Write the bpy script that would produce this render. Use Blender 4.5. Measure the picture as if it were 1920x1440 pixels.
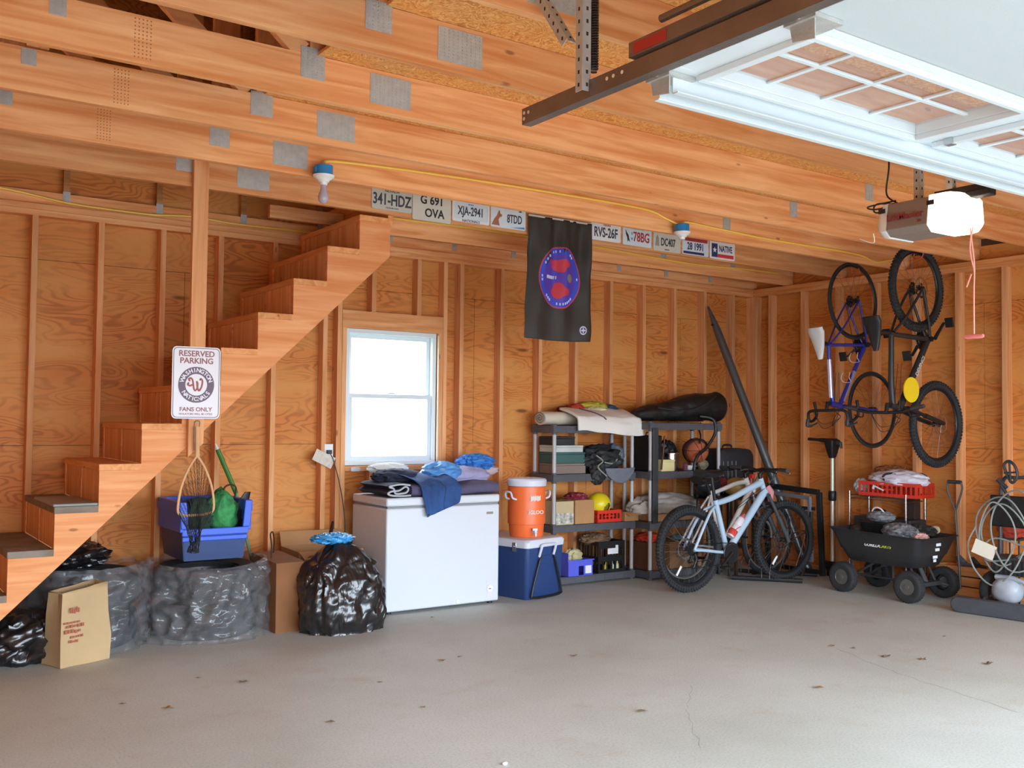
import bpy, bmesh, math, random
from mathutils import Vector, Matrix, Euler, noise
random.seed(7)
for o in list(bpy.data.objects): bpy.data.objects.remove(o)
sc = bpy.context.scene
COL = sc.collection
pi = math.pi

# ---------------------------------------------------------------- camera
cam = bpy.data.cameras.new('camera'); cam.sensor_width = 36; cam.sensor_fit = 'HORIZONTAL'
cam.lens = 36*1861.7/1920; cam.clip_end = 200
camo = bpy.data.objects.new('camera', cam); COL.objects.link(camo)
YAW, PITCH, ROLL = 0.604765, 0.035922, 0.0106008
_f = Vector((math.sin(YAW)*math.cos(PITCH), math.cos(YAW)*math.cos(PITCH), math.sin(PITCH)))
_r = Vector((math.cos(YAW), -math.sin(YAW), 0)); _u = _r.cross(_f)
_c, _s = math.cos(ROLL), math.sin(ROLL)
_r2 = _c*_r+_s*_u; _u2 = -_s*_r+_c*_u
CAM = Vector((-7.874, -7.017, 1.40))
camo.matrix_world = Matrix(((_r2.x, _u2.x, -_f.x, CAM.x), (_r2.y, _u2.y, -_f.y, CAM.y), (_r2.z, _u2.z, -_f.z, CAM.z), (0, 0, 0, 1)))
sc.camera = camo
# ---------------------------------------------------------------- world, daylight, exposure
w = bpy.data.worlds.new('sky'); sc.world = w; w.use_nodes = True
bg = w.node_tree.nodes['Background']; bg.inputs[0].default_value = (0.76, 0.885, 1.0, 1); bg.inputs[1].default_value = 7.0
sc.view_settings.view_transform = 'Standard'; sc.view_settings.look = 'None'
sc.view_settings.exposure = 1.02; sc.view_settings.gamma = 1; sc.view_settings.use_curve_mapping = False
def portal(name, loc, rot, sx, sy):
    """marks an opening through which the sky lights the room"""
    l = bpy.data.lights.new(name, 'AREA'); l.shape = 'RECTANGLE'; l.size = sx; l.size_y = sy; l.cycles.is_portal = True
    o = bpy.data.objects.new(name, l); COL.objects.link(o); o.location = loc; o.rotation_euler = rot; return o
portal('daylight_doorway', (-3.48, -7.36, 1.08), (math.radians(90), 0, 0), 4.8, 2.14)
portal('daylight_left_bay', (-7.22, -7.36, 1.08), (math.radians(90), 0, 0), 1.9, 2.14)
portal('daylight_window', (-4.15, 0.12, 1.58), (math.radians(-90), 0, 0), 0.76, 1.02)

# ---------------------------------------------------------------- helpers
def lin(c):
    if isinstance(c, str):
        c = [int(c[i:i+2], 16)/255 for i in (0, 2, 4)]
    return tuple((x/12.92 if x <= .04045 else ((x+.055)/1.055)**2.4) for x in c)
MATS = {}
def nmat(name):
    m = bpy.data.materials.new(name); m.use_nodes = True; nt = m.node_tree
    return m, nt, nt.nodes['Principled BSDF']
def N(nt, typ, **kw):
    n = nt.nodes.new(typ)
    for k, v in kw.items():
        if k in n.inputs.keys(): n.inputs[k].default_value = v
        else: setattr(n, k, v)
    return n
def L(nt, a, ao, b, bi): nt.links.new(a.outputs[ao], b.inputs[bi])
def mat(name, c, rough=.5, metal=0., bump=0., bscale=60., var=0., vscale=6., coat=0., dirt=None, emis=0.):
    """plain procedural surface: colour with slight mottling and bump"""
    if name in MATS: return MATS[name]
    m, nt, b = nmat(name); c = lin(c)
    b.inputs['Roughness'].default_value = rough; b.inputs['Metallic'].default_value = metal
    b.inputs['Base Color'].default_value = (*c, 1)
    if coat: b.inputs['Coat Weight'].default_value = coat
    if emis:
        b.inputs['Emission Color'].default_value = (*c, 1); b.inputs['Emission Strength'].default_value = emis
    tc = N(nt, 'ShaderNodeTexCoord')
    if var:
        nz = N(nt, 'ShaderNodeTexNoise', Scale=vscale, Detail=5.); L(nt, tc, 'Object', nz, 'Vector')
        rp = N(nt, 'ShaderNodeValToRGB'); L(nt, nz, 'Fac', rp, 'Fac')
        d = lin(dirt) if dirt else tuple(x*(1-var) for x in c)
        rp.color_ramp.elements[0].color = (*d, 1); rp.color_ramp.elements[0].position = .3
        rp.color_ramp.elements[1].color = (*[min(1, x*(1+var*.4)) for x in c], 1); rp.color_ramp.elements[1].position = .7
        L(nt, rp, 'Color', b, 'Base Color')
    if bump:
        nz = N(nt, 'ShaderNodeTexNoise', Scale=bscale, Detail=4.); L(nt, tc, 'Object', nz, 'Vector')
        bm = N(nt, 'ShaderNodeBump', Strength=bump, Distance=.01); L(nt, nz, 'Fac', bm, 'Height'); L(nt, bm, 'Normal', b, 'Normal')
    MATS[name] = m; return m
def wood(name, c1, c2, axis, dark=None, rough=.65):
    """lumber: grain along axis 0/1/2, knots, variation per board"""
    m, nt, b = nmat(name); b.inputs['Roughness'].default_value = rough
    b.inputs['Specular IOR Level'].default_value = .3
    tc = N(nt, 'ShaderNodeTexCoord'); oi = N(nt, 'ShaderNodeObjectInfo')
    off = N(nt, 'ShaderNodeVectorMath', operation='SCALE'); cb = N(nt, 'ShaderNodeCombineXYZ')
    for k in 'XYZ': L(nt, oi, 'Random', cb, k)
    L(nt, cb, 0, off, 0); off.inputs['Scale'].default_value = 37.
    add = N(nt, 'ShaderNodeVectorMath', operation='ADD'); L(nt, tc, 'Object', add, 0); L(nt, off, 0, add, 1)
    mp = N(nt, 'ShaderNodeMapping'); s = [14., 14., 14.]; s[axis] = .9; mp.inputs['Scale'].default_value = s
    L(nt, add, 0, mp, 'Vector')
    n1 = N(nt, 'ShaderNodeTexNoise', Scale=1.6, Detail=6., Distortion=.6); L(nt, mp, 0, n1, 'Vector')
    rp = N(nt, 'ShaderNodeValToRGB'); L(nt, n1, 'Fac', rp, 'Fac')
    e = rp.color_ramp.elements; e[0].position = .32; e[1].position = .68
    e[0].color = (*lin(c1), 1); e[1].color = (*lin(c2), 1)
    # knots
    mp2 = N(nt, 'ShaderNodeMapping'); s2 = [9., 9., 9.]; s2[axis] = 3.3; mp2.inputs['Scale'].default_value = s2; L(nt, add, 0, mp2, 'Vector')
    vo = N(nt, 'ShaderNodeTexVoronoi', Scale=1.); L(nt, mp2, 0, vo, 'Vector')
    kr = N(nt, 'ShaderNodeValToRGB'); L(nt, vo, 'Distance', kr, 'Fac')
    kr.color_ramp.elements[0].position = .05; kr.color_ramp.elements[0].color = (1, 1, 1, 1)
    kr.color_ramp.elements[1].position = .10; kr.color_ramp.elements[1].color = (0, 0, 0, 1)
    wn = N(nt, 'ShaderNodeTexWhiteNoise'); L(nt, vo, 'Position', wn, 'Vector')
    gt = N(nt, 'ShaderNodeMath', operation='GREATER_THAN'); L(nt, wn, 0, gt, 0); gt.inputs[1].default_value = .62
    ml = N(nt, 'ShaderNodeMath', operation='MULTIPLY'); L(nt, kr, 'Color', ml, 0); L(nt, gt, 0, ml, 1)
    ml2 = N(nt, 'ShaderNodeMath', operation='MULTIPLY'); L(nt, ml, 0, ml2, 0); ml2.inputs[1].default_value = .7
    mx = N(nt, 'ShaderNodeMix', data_type='RGBA'); L(nt, ml2, 0, mx, 0); L(nt, rp, 'Color', mx, 6)
    mx.inputs[7].default_value = (*lin(dark or '8A4A22'), 1)
    # board to board shift
    hs = N(nt, 'ShaderNodeHueSaturation'); L(nt, mx, 2, hs, 'Color')
    mr = N(nt, 'ShaderNodeMapRange'); L(nt, oi, 'Random', mr, 0); mr.inputs[3].default_value = .86; mr.inputs[4].default_value = 1.1
    L(nt, mr, 0, hs, 'Value'); L(nt, hs, 0, b, 'Base Color')
    n3 = N(nt, 'ShaderNodeTexNoise', Scale=9., Detail=4.); L(nt, mp, 0, n3, 'Vector')
    bm = N(nt, 'ShaderNodeBump', Strength=.12, Distance=.004); L(nt, n3, 'Fac', bm, 'Height'); L(nt, bm, 'Normal', b, 'Normal')
    return m
def plywood(name, light, midc, darkc, seed=0.):
    """rotary cut plywood: wandering contour grain"""
    m, nt, b = nmat(name); b.inputs['Roughness'].default_value = .6; b.inputs['Specular IOR Level'].default_value = .3
    tc = N(nt, 'ShaderNodeTexCoord'); mp = N(nt, 'ShaderNodeMapping'); mp.inputs['Scale'].default_value = (.95, .95, 3.6)
    mp.inputs['Location'].default_value = (seed, seed*1.7, seed*.3); L(nt, tc, 'Object', mp, 'Vector')
    n1 = N(nt, 'ShaderNodeTexNoise', Scale=1.25, Detail=2.6, Roughness=.48, Distortion=.35); L(nt, mp, 0, n1, 'Vector')
    ml = N(nt, 'ShaderNodeMath', operation='MULTIPLY'); L(nt, n1, 'Fac', ml, 0); ml.inputs[1].default_value = 125.
    sn = N(nt, 'ShaderNodeMath', operation='SINE'); L(nt, ml, 0, sn, 0)
    mr = N(nt, 'ShaderNodeMapRange'); L(nt, sn, 0, mr, 0); mr.inputs[1].default_value = -1.
    n2 = N(nt, 'ShaderNodeTexNoise', Scale=1.3, Detail=3.); L(nt, mp, 0, n2, 'Vector')
    r1 = N(nt, 'ShaderNodeValToRGB'); L(nt, mr, 0, r1, 'Fac')
    e = r1.color_ramp.elements; e[0].position = .02; e[0].color = (*lin(darkc), 1); e[1].position = .55; e[1].color = (*lin(midc), 1)
    r2 = N(nt, 'ShaderNodeValToRGB'); L(nt, n2, 'Fac', r2, 'Fac'); e = r2.color_ramp.elements
    e[0].position = .38; e[0].color = (.12, .12, .12, 1); e[1].position = .66; e[1].color = (.95, .95, .95, 1)
    mx = N(nt, 'ShaderNodeMix', data_type='RGBA'); L(nt, r2, 'Color', mx, 0); L(nt, r1, 'Color', mx, 6); mx.inputs[7].default_value = (*lin(light), 1)
    vo = N(nt, 'ShaderNodeTexVoronoi', Scale=.9); L(nt, mp, 0, vo, 'Vector')
    kr = N(nt, 'ShaderNodeValToRGB'); L(nt, vo, 'Distance', kr, 'Fac'); kr.color_ramp.elements[0].position = .03
    kr.color_ramp.elements[0].color = (.8, .8, .8, 1); kr.color_ramp.elements[1].position = .07; kr.color_ramp.elements[1].color = (0, 0, 0, 1)
    mx2 = N(nt, 'ShaderNodeMix', data_type='RGBA'); L(nt, kr, 'Color', mx2, 0); L(nt, mx, 2, mx2, 6); mx2.inputs[7].default_value = (*lin('6E3A16'), 1)
    L(nt, mx2, 2, b, 'Base Color')
    return m
def osb(name):
    m, nt, b = nmat(name); b.inputs['Roughness'].default_value = .6
    tc = N(nt, 'ShaderNodeTexCoord'); n0 = N(nt, 'ShaderNodeTexNoise', Scale=5.); L(nt, tc, 'Object', n0, 'Vector')
    add = N(nt, 'ShaderNodeVectorMath', operation='ADD'); L(nt, tc, 'Object', add, 0); L(nt, n0, 'Color', add, 1)
    mp = N(nt, 'ShaderNodeMapping'); mp.inputs['Scale'].default_value = (24, 60, 20); mp.inputs['Rotation'].default_value = (0, 0, .6); L(nt, add, 0, mp, 'Vector')
    vo = N(nt, 'ShaderNodeTexVoronoi', Scale=1.6); L(nt, mp, 0, vo, 'Vector')
    wn = N(nt, 'ShaderNodeTexWhiteNoise'); L(nt, vo, 'Position', wn, 'Vector')
    r = N(nt, 'ShaderNodeValToRGB'); L(nt, wn, 0, r, 'Fac'); e = r.color_ramp.elements
    e[0].color = (*lin('C87A34'), 1); e[1].color = (*lin('F2BE78'), 1); e.new(.5).color = (*lin('E49E54'), 1)
    L(nt, r, 'Color', b, 'Base Color'); return m
def concrete(name):
    m, nt, b = nmat(name); b.inputs['Roughness'].default_value = .62; b.inputs['Specular IOR Level'].default_value = .35
    tc = N(nt, 'ShaderNodeTexCoord')
    n1 = N(nt, 'ShaderNodeTexNoise', Scale=.75, Detail=7., Roughness=.6); L(nt, tc, 'Object', n1, 'Vector')
    r1 = N(nt, 'ShaderNodeValToRGB'); L(nt, n1, 'Fac', r1, 'Fac'); e = r1.color_ramp.elements
    e[0].position = .3; e[0].color = (*lin('BDC1BA'), 1); e[1].position = .72; e[1].color = (*lin('D4DAD6'), 1)
    n2 = N(nt, 'ShaderNodeTexNoise', Scale=2.6, Detail=5., Roughness=.65); L(nt, tc, 'Object', n2, 'Vector')
    r2 = N(nt, 'ShaderNodeValToRGB'); L(nt, n2, 'Fac', r2, 'Fac'); e = r2.color_ramp.elements
    e[0].position = .56; e[0].color = (0, 0, 0, 1); e[1].position = .8; e[1].color = (.55, .55, .55, 1)
    mx = N(nt, 'ShaderNodeMix', data_type='RGBA'); L(nt, r2, 'Color', mx, 0); L(nt, r1, 'Color', mx, 6); mx.inputs[7].default_value = (*lin('B8A894'), 1)
    n3 = N(nt, 'ShaderNodeTexNoise', Scale=90., Detail=3.); L(nt, tc, 'Object', n3, 'Vector')
    r3 = N(nt, 'ShaderNodeValToRGB'); L(nt, n3, 'Fac', r3, 'Fac'); e = r3.color_ramp.elements
    e[0].position = .25; e[0].color = (.8, .8, .8, 1); e[1].position = .55; e[1].color = (1, 1, 1, 1)
    mu = N(nt, 'ShaderNodeMix', data_type='RGBA', blend_type='MULTIPLY'); mu.inputs[0].default_value = 1; L(nt, mx, 2, mu, 6); L(nt, r3, 'Color', mu, 7)
    L(nt, mu, 2, b, 'Base Color')
    bm = N(nt, 'ShaderNodeBump', Strength=.08, Distance=.005); L(nt, n3, 'Fac', bm, 'Height'); L(nt, bm, 'Normal', b, 'Normal')
    return m
def plastic_film(name, col, alpha, rough=.18, crease=9.):
    """clear or black polythene: part see-through, glossy, creased"""
    m, nt, b = nmat(name); b.inputs['Base Color'].default_value = (*lin(col), 1); b.inputs['Roughness'].default_value = rough
    b.inputs['Specular IOR Level'].default_value = .8; b.inputs['Coat Weight'].default_value = .8 if alpha < 1 else .35; b.inputs['Coat Roughness'].default_value = .08
    tc = N(nt, 'ShaderNodeTexCoord'); mp = N(nt, 'ShaderNodeMapping'); mp.inputs['Scale'].default_value = (1., 1., .55); L(nt, tc, 'Object', mp, 'Vector')
    n1 = N(nt, 'ShaderNodeTexNoise', Scale=crease, Detail=3., Distortion=2.2); L(nt, mp, 0, n1, 'Vector')
    ab = N(nt, 'ShaderNodeMath', operation='SUBTRACT'); L(nt, n1, 'Fac', ab, 0); ab.inputs[1].default_value = .5
    a2 = N(nt, 'ShaderNodeMath', operation='ABSOLUTE'); L(nt, ab, 0, a2, 0)
    bm = N(nt, 'ShaderNodeBump', Strength=.6 if alpha < 1 else .5, Distance=.06); L(nt, a2, 0, bm, 'Height'); L(nt, bm, 'Normal', b, 'Normal'); L(nt, bm, 'Normal', b, 'Coat Normal')
    if alpha < 1:
        r = N(nt, 'ShaderNodeValToRGB'); L(nt, a2, 0, r, 'Fac'); e = r.color_ramp.elements
        e[0].position = .0; e[0].color = (min(1, alpha*1.25),)*3+(1,); e[1].position = .12; e[1].color = (alpha*.75,)*3+(1,)
        L(nt, r, 'Color', b, 'Alpha')
    return m

class MB:
    def __init__(s): s.v = []; s.f = []; s.m = []; s.mi = 0; s.M = None
    def add(s, vs, fs):
        o = len(s.v)
        s.v += [tuple(s.M @ Vector(p)) if s.M else tuple(p) for p in vs]
        s.f += [tuple(o+i for i in f) for f in fs]; s.m += [s.mi]*len(fs); return s
    def box(s, x0, x1, y0, y1, z0, z1):
        return s.add([(x, y, z) for z in (z0, z1) for y in (y0, y1) for x in (x0, x1)],
                     [(0, 2, 3, 1), (4, 5, 7, 6), (0, 1, 5, 4), (2, 6, 7, 3), (0, 4, 6, 2), (1, 3, 7, 5)])
    def beam(s, a, b, wx, wy, up=(0, 0, 1)):
        a = Vector(a); b = Vector(b); d = (b-a).normalized(); u = Vector(up)
        if abs(d.dot(u)) > .99: u = Vector((1, 0, 0))
        x = d.cross(u).normalized(); y = x.cross(d)
        vs = [p+x*i*wx/2+y*j*wy/2 for p in (a, b) for j in (-1, 1) for i in (-1, 1)]
        return s.add(vs, [(0, 2, 3, 1), (4, 5, 7, 6), (0, 1, 5, 4), (2, 6, 7, 3), (0, 4, 6, 2), (1, 3, 7, 5)])
    def tube(s, pts, r, n=8, closed=False, cap=True):
        P = [Vector(p) for p in pts]; k = len(P); rr = r if isinstance(r, (list, tuple)) else [r]*k
        T = []
        for i in range(k):
            a = P[(i-1) % k] if (closed or i > 0) else P[i]; b = P[(i+1) % k] if (closed or i < k-1) else P[i]
            T.append((b-a).normalized() if (b-a).length > 1e-9 else Vector((0, 0, 1)))
        u = T[0].orthogonal().normalized(); vs = []
        for i in range(k):
            u = (u-T[i]*u.dot(T[i])); u = u.normalized() if u.length > 1e-6 else T[i].orthogonal().normalized()
            w_ = T[i].cross(u)
            for j in range(n):
                t = 2*pi*j/n; vs.append(P[i]+(u*math.cos(t)+w_*math.sin(t))*rr[i])
        fs = []
        for i in range(k if closed else k-1):
            i2 = (i+1) % k
            for j in range(n): fs.append((i*n+j, i*n+(j+1) % n, i2*n+(j+1) % n, i2*n+j))
        if cap and not closed: fs += [tuple(range(n))[::-1], tuple((k-1)*n+j for j in range(n))]
        return s.add(vs, fs)
    def lathe(s, prof, n=24, c=(0, 0, 0), ax='z', cap=True):
        vs = []
        for r, h in prof:
            for j in range(n):
                t = 2*pi*j/n; a, b = r*math.cos(t), r*math.sin(t)
                vs.append({'z': (c[0]+a, c[1]+b, c[2]+h), 'y': (c[0]+a, c[1]+h, c[2]+b), 'x': (c[0]+h, c[1]+a, c[2]+b)}[ax])
        fs = [(i*n+j, i*n+(j+1) % n, (i+1)*n+(j+1) % n, (i+1)*n+j) for i in range(len(prof)-1) for j in range(n)]
        if cap: fs += [tuple(range(n))[::-1], tuple((len(prof)-1)*n+j for j in range(n))]
        return s.add(vs, fs)
    def ring(s, R, r, c=(0, 0, 0), ax='y', n=40, m=8, sq=1.):
        vs = []
        for i in range(n):
            t = 2*pi*i/n
            for j in range(m):
                p = 2*pi*j/m; q = R+r*math.cos(p); h = r*sq*math.sin(p); a, b = q*math.cos(t), q*math.sin(t)
                vs.append({'z': (c[0]+a, c[1]+b, c[2]+h), 'y': (c[0]+a, c[1]+h, c[2]+b), 'x': (c[0]+h, c[1]+a, c[2]+b)}[ax])
        return s.add(vs, [(i*m+j, i*m+(j+1) % m, ((i+1) % n)*m+(j+1) % m, ((i+1) % n)*m+j) for i in range(n) for j in range(m)])
    def prism(s, poly, lo, hi, ax='y'):
        f = {'y': lambda a, b, h: (a, h, b), 'x': lambda a, b, h: (h, a, b), 'z': lambda a, b, h: (a, b, h)}[ax]
        k = len(poly)
        return s.add([f(a, b, lo) for a, b in poly]+[f(a, b, hi) for a, b in poly],
                     [tuple(range(k)), tuple(range(2*k-1, k-1, -1))]+[(i, (i+1) % k, k+(i+1) % k, k+i) for i in range(k)])
    def sheet(s, fn, nu, nv, th=0.):
        vs = [Vector(fn(i/nu, j/nv)) for i in range(nu+1) for j in range(nv+1)]
        q = lambda i, j: i*(nv+1)+j
        fs = [(q(i, j), q(i+1, j), q(i+1, j+1), q(i, j+1)) for i in range(nu) for j in range(nv)]
        s.add(vs, fs)
        return s
    def blob(s, c, r, amp=.1, fr=2., seed=0, nu=36, nv=24, p=1., ridge=False, flat=None):
        """rounded body (p<1 squarer) pushed about by noise; flat: clamp to this z"""
        vs = []
        sg = lambda x: math.copysign(abs(x)**p, x)
        for j in range(nv+1):
            th = -pi/2+pi*j/nv
            for i in range(nu):
                ph = 2*pi*i/nu
                d = Vector((sg(math.cos(th))*sg(math.cos(ph)), sg(math.cos(th))*sg(math.sin(ph)), sg(math.sin(th))))
                q = d*fr+Vector((seed*3.1, seed*1.7, seed))
                nz = noise.noise(q)+.5*noise.noise(q*2.1)
                if ridge: nz = .35-abs(nz)*1.3+.35*(.3-abs(noise.noise(q*3.3)))
                k = 1+amp*nz
                v = Vector((c[0]+d.x*r[0]*k, c[1]+d.y*r[1]*k, c[2]+d.z*r[2]*k))
                if flat is not None and v.z < flat: v.z = flat
                vs.append(v)
        return s.add(vs, [(j*nu+i, j*nu+(i+1) % nu, (j+1)*nu+(i+1) % nu, (j+1)*nu+i) for j in range(nv) for i in range(nu)])
    def loft(s, secs, cap=True):
        """secs: list of equal length closed loops"""
        n = len(secs[0]); vs = [p for q in secs for p in q]
        fs = [(i*n+j, i*n+(j+1) % n, (i+1)*n+(j+1) % n, (i+1)*n+j) for i in range(len(secs)-1) for j in range(n)]
        if cap: fs += [tuple(range(n))[::-1], tuple((len(secs)-1)*n+j for j in range(n))]
        return s.add(vs, fs)
    def text(s, body, size, M, sx=1., ext=.0008, align='CENTER', bold=.022):
        cu = bpy.data.curves.new('t', 'FONT'); cu.body = body; cu.size = size; cu.align_x = align; cu.align_y = 'CENTER'; cu.extrude = ext
        cu.resolution_u = 3; cu.offset = bold*size*(.4 if size < .03 else 1)
        o = bpy.data.objects.new('t', cu); COL.objects.link(o)
        me = bpy.data.meshes.new_from_object(o)
        vs = [M @ Vector((v.co.x*sx, v.co.y, v.co.z)) for v in me.vertices]; fs = [tuple(p.vertices) for p in me.polygons]
        bpy.data.objects.remove(o); bpy.data.curves.remove(cu); bpy.data.meshes.remove(me)
        return s.add(vs, fs)
    def build(s, name, mats, parent=None, smooth=35, bev=0., sub=0, solid=0., label=None):
        me = bpy.data.meshes.new(name); me.from_pydata(s.v, [], s.f)
        mats = mats if isinstance(mats, (list, tuple)) else [mats]
        for m in mats: me.materials.append(m)
        if len(mats) > 1: me.polygons.foreach_set('material_index', s.m)
        bm = bmesh.new(); bm.from_mesh(me); bmesh.ops.recalc_face_normals(bm, faces=bm.faces); bm.to_mesh(me); bm.free()
        if smooth:
            me.polygons.foreach_set('use_smooth', [True]*len(me.polygons)); me.set_sharp_from_angle(angle=math.radians(smooth))
        me.update(); o = bpy.data.objects.new(name, me); COL.objects.link(o)
        if parent: o.parent = parent
        if solid: md = o.modifiers.new('s', 'SOLIDIFY'); md.thickness = solid; md.offset = 0
        if bev: md = o.modifiers.new('b', 'BEVEL'); md.width = bev; md.segments = 2; md.limit_method = 'ANGLE'; md.angle_limit = .7
        if sub: md = o.modifiers.new('u', 'SUBSURF'); md.levels = sub; md.render_levels = sub
        if label: o['label'] = label
        return o
def tag(o, label, cat, group=None):
    o['label'] = label; o['category'] = cat
    if group: o['group'] = group
    return o
def thing(name, label, cat, loc=(0, 0, 0), rz=0., group=None, M=None):
    o = bpy.data.objects.new(name, None); COL.objects.link(o); o.empty_display_size = .1
    if M is not None: o.matrix_world = M
    else: o.location = loc; o.rotation_euler = (0, 0, rz)
    return tag(o, label, cat, group)
def struct(o): o['kind'] = 'structure'; return o
def smooth_path(P, k=8):
    """Catmull-Rom through points"""
    P = [Vector(p) for p in P]; out = []
    for i in range(len(P)-1):
        a = P[max(i-1, 0)]; b = P[i]; c = P[i+1]; d = P[min(i+2, len(P)-1)]
        for j in range(k):
            t = j/k; out.append(.5*((2*b)+(c-a)*t+(2*a-5*b+4*c-d)*t*t+(3*b-a-3*c+d)*t**3))
    return out+[P[-1]]
TX = lambda x, y, z, rz=0.: Matrix.Translation((x, y, z)) @ Matrix.Rotation(rz, 4, 'Z') @ Matrix.Rotation(pi/2, 4, 'X')   # text standing upright facing -y (rz=0)

# ---------------------------------------------------------------- materials
WX = wood('lumber grain x', 'DC8C50', 'F6BA82', 0); WY = wood('lumber grain y', 'D88A4C', 'EFAE74', 1); WZ = wood('lumber grain z', 'DA9056', 'F2B682', 2)
WST = wood('stair lumber', 'E08C50', 'F3AE78', 0)
WOLD = wood('weathered stud', 'A8703E', 'D0965E', 0)
PLY = plywood('plywood sheathing', 'E09C56', 'D8833E', 'B4642C'); PLY2 = plywood('plywood sheathing dark', 'C88A4C', 'C07836', '9C5420', 5.)
OSB = osb('oriented strand board'); CON = concrete('concrete slab')
GALV = mat('galvanised steel', 'BCBCB8', .45, .25, .3, 180, .12, 30)
TRACK = mat('track steel', '8A8078', .38, .8, .1, 60, .2, 6)
BLK = mat('black plastic', '1C1C1E', .45, 0, .1); DKG = mat('dark grey plastic', '3A3B3E', .5, 0, .1); MET = mat('bright metal', 'C8C8C8', .25, 1.)
RUB = mat('rubber tyre', '2B2C2E', .8, 0, .3, 120, .2, 20); WHT = mat('white enamel', 'D6DCE4', .3, 0, .02, 200); WPL = mat('white plastic', 'EDEFF0', .4)
RED = mat('red plastic', 'E03A28', .4); INK = mat('black ink', '26262A', .6); REDINK = mat('red ink', 'C23A38', .6); BLUEINK = mat('blue ink', '2A4FA0', .6)
CARD = mat('corrugated cardboard', 'B98A5C', .8, 0, .15, 60, .12, 4); KRAFT = mat('kraft paper', 'C2A67C', .8, 0, .5, 9, .1, 4)
YEL = mat('yellow cable', 'FFD25A', .5)
# ================================================================ THE SETTING
XL, YF, ZP, SP = -8.45, -7.3, 2.77, .4064
fl = struct(MB().box(XL-.1, .12, YF-.1, .12, -.12, 0).build('floor', CON, smooth=0))
tag(fl, 'grey stained concrete garage floor slab', 'floor')
cr = MB()
def crack(pts, wd):
    rnd = random.Random(int(pts[0][0]*977)); P = []
    for a, b in zip(pts, pts[1:]):
        for k in range(8): P.append((a[0]+(b[0]-a[0])*k/8+rnd.uniform(-.012, .012), a[1]+(b[1]-a[1])*k/8+rnd.uniform(-.012, .012)))
    P.append(pts[-1]); vs = []
    for i, p in enumerate(P): wd_ = wd*(.4+.6*rnd.random()); vs += [(p[0]-wd_, p[1], .0006), (p[0]+wd_, p[1], .0006)]
    cr.add(vs, [(2*i, 2*i+1, 2*i+3, 2*i+2) for i in range(len(P)-1)])
crack([(-2.66, -3.05), (-2.85, -3.52), (-2.95, -3.95), (-3.05, -4.4)], .0018); crack([(-4.75, -3.95), (-4.4, -3.5), (-4.05, -3.2), (-3.2, -3.0)], .0012)
cr.build('crack', mat('crack mark', '7A7268', .9), fl, smooth=0)  # surface crack drawn as thin dark ribbons on the slab
struct(tag(MB().box(-40, 40, -60, YF-.1, -.16, -.03).build('ground', mat('driveway concrete', '9C9C98', .8, var=.1, vscale=1), smooth=0), 'pale concrete driveway outside the garage doorway', 'driveway'))
struct(tag(MB().box(-40, 40, .13, 60, -.4, -.2).build('ground', mat('lawn', '9AA48A', .9, var=.2, vscale=3), smooth=0), 'pale ground behind the garage seen past the window', 'ground'))

def sheath(name, mats, spans, y0, y1, parent, axis='x'):
    for x0, x1, z0, z1 in spans:
        if axis == 'x': MB().box(x0, x1, y0, y1, z0, z1).build(name, mats, parent, smooth=0)
        else: MB().box(y0, y1, x0, x1, z0, z1).build(name, mats, parent, smooth=0)
# ---- back wall: window hole x -4.54..-3.76, z 1.04..2.10
wb = thing('wall_back', 'back wall of plywood and wooden studs with a window', 'wall'); struct(wb)
g = .003
sheath('sheathing_panel', PLY, [(XL, -7.0, 0, 1.2-g), (-7.0+g, -4.54, 0, 1.2-g), (-4.54, -3.76, 0, 1.04), (-3.76, -2.13, 0, 1.2-g), (-2.13+g, .1, 0, 1.2-g),
       (XL, -5.80, 1.2, 2.42-g), (-5.80+g, -4.54, 1.2, 2.42-g), (-4.54, -3.76, 2.10, 2.42-g), (-3.76, -3.36, 1.2, 2.42-g), (-3.36+g, -.95, 1.2, 2.42-g), (-.95+g, .1, 1.2, 2.42-g),
       (XL, -7.0, 2.42, 3.64), (-7.0+g, -4.6, 2.42, 3.64), (-4.6+g, -2.13, 2.42, 3.64), (-2.13+g, .1, 2.42, 3.64)], .09, .105, wb)
bk = MB(); [bk.box(a, b, .1055, .112, c, d) for a, b, c, d in ((XL, -4.54, 0, 3.64), (-3.76, .1, 0, 3.64), (-4.54, -3.76, 0, 1.04), (-4.54, -3.76, 2.10, 3.64))]
bk.build('light_stop_backing', mat('light stop brown', '5A4030', .9), wb, smooth=0)  # added unseen backing that stops daylight leaking through the panel seams
MB().prism([(XL, 3.64), (.1, 3.64), (-4.17, 6.2)], .09, .105).build('gable_panel', PLY2, wb, smooth=0)
for i in range(-4, 17):
    x = -6.807+SP*i
    if i in (6, 7):
        MB().box(x, x+.038, 0, .089, 2.235, 2.692).build('cripple_stud', WZ, wb, smooth=0, bev=.002); MB().box(x, x+.038, 0, .089, .04, .985).build('cripple_stud', WZ, wb, smooth=0, bev=.002)
    else: MB().box(x, x+.038, 0, .089, .04, 2.692).build('stud', WZ, wb, smooth=0, bev=.002)
MB().box(-4.655, -4.617, 0, .089, .04, 2.692).build('stud', WZ, wb, smooth=0, bev=.002)
MB().box(-4.615, -4.577, 0, .089, .04, 2.10).build('stud', WZ, wb, smooth=0, bev=.002)
MB().box(-3.755, -3.717, 0, .089, .04, 2.10).build('stud', WZ, wb, smooth=0, bev=.002)
MB().box(-3.715, -3.677, 0, .089, .04, 2.692).build('stud', WZ, wb, smooth=0, bev=.002)
MB().box(-4.615, -3.717, -.001, .088, 2.10, 2.235).build('window_header', WX, wb, smooth=0, bev=.002)
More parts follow.
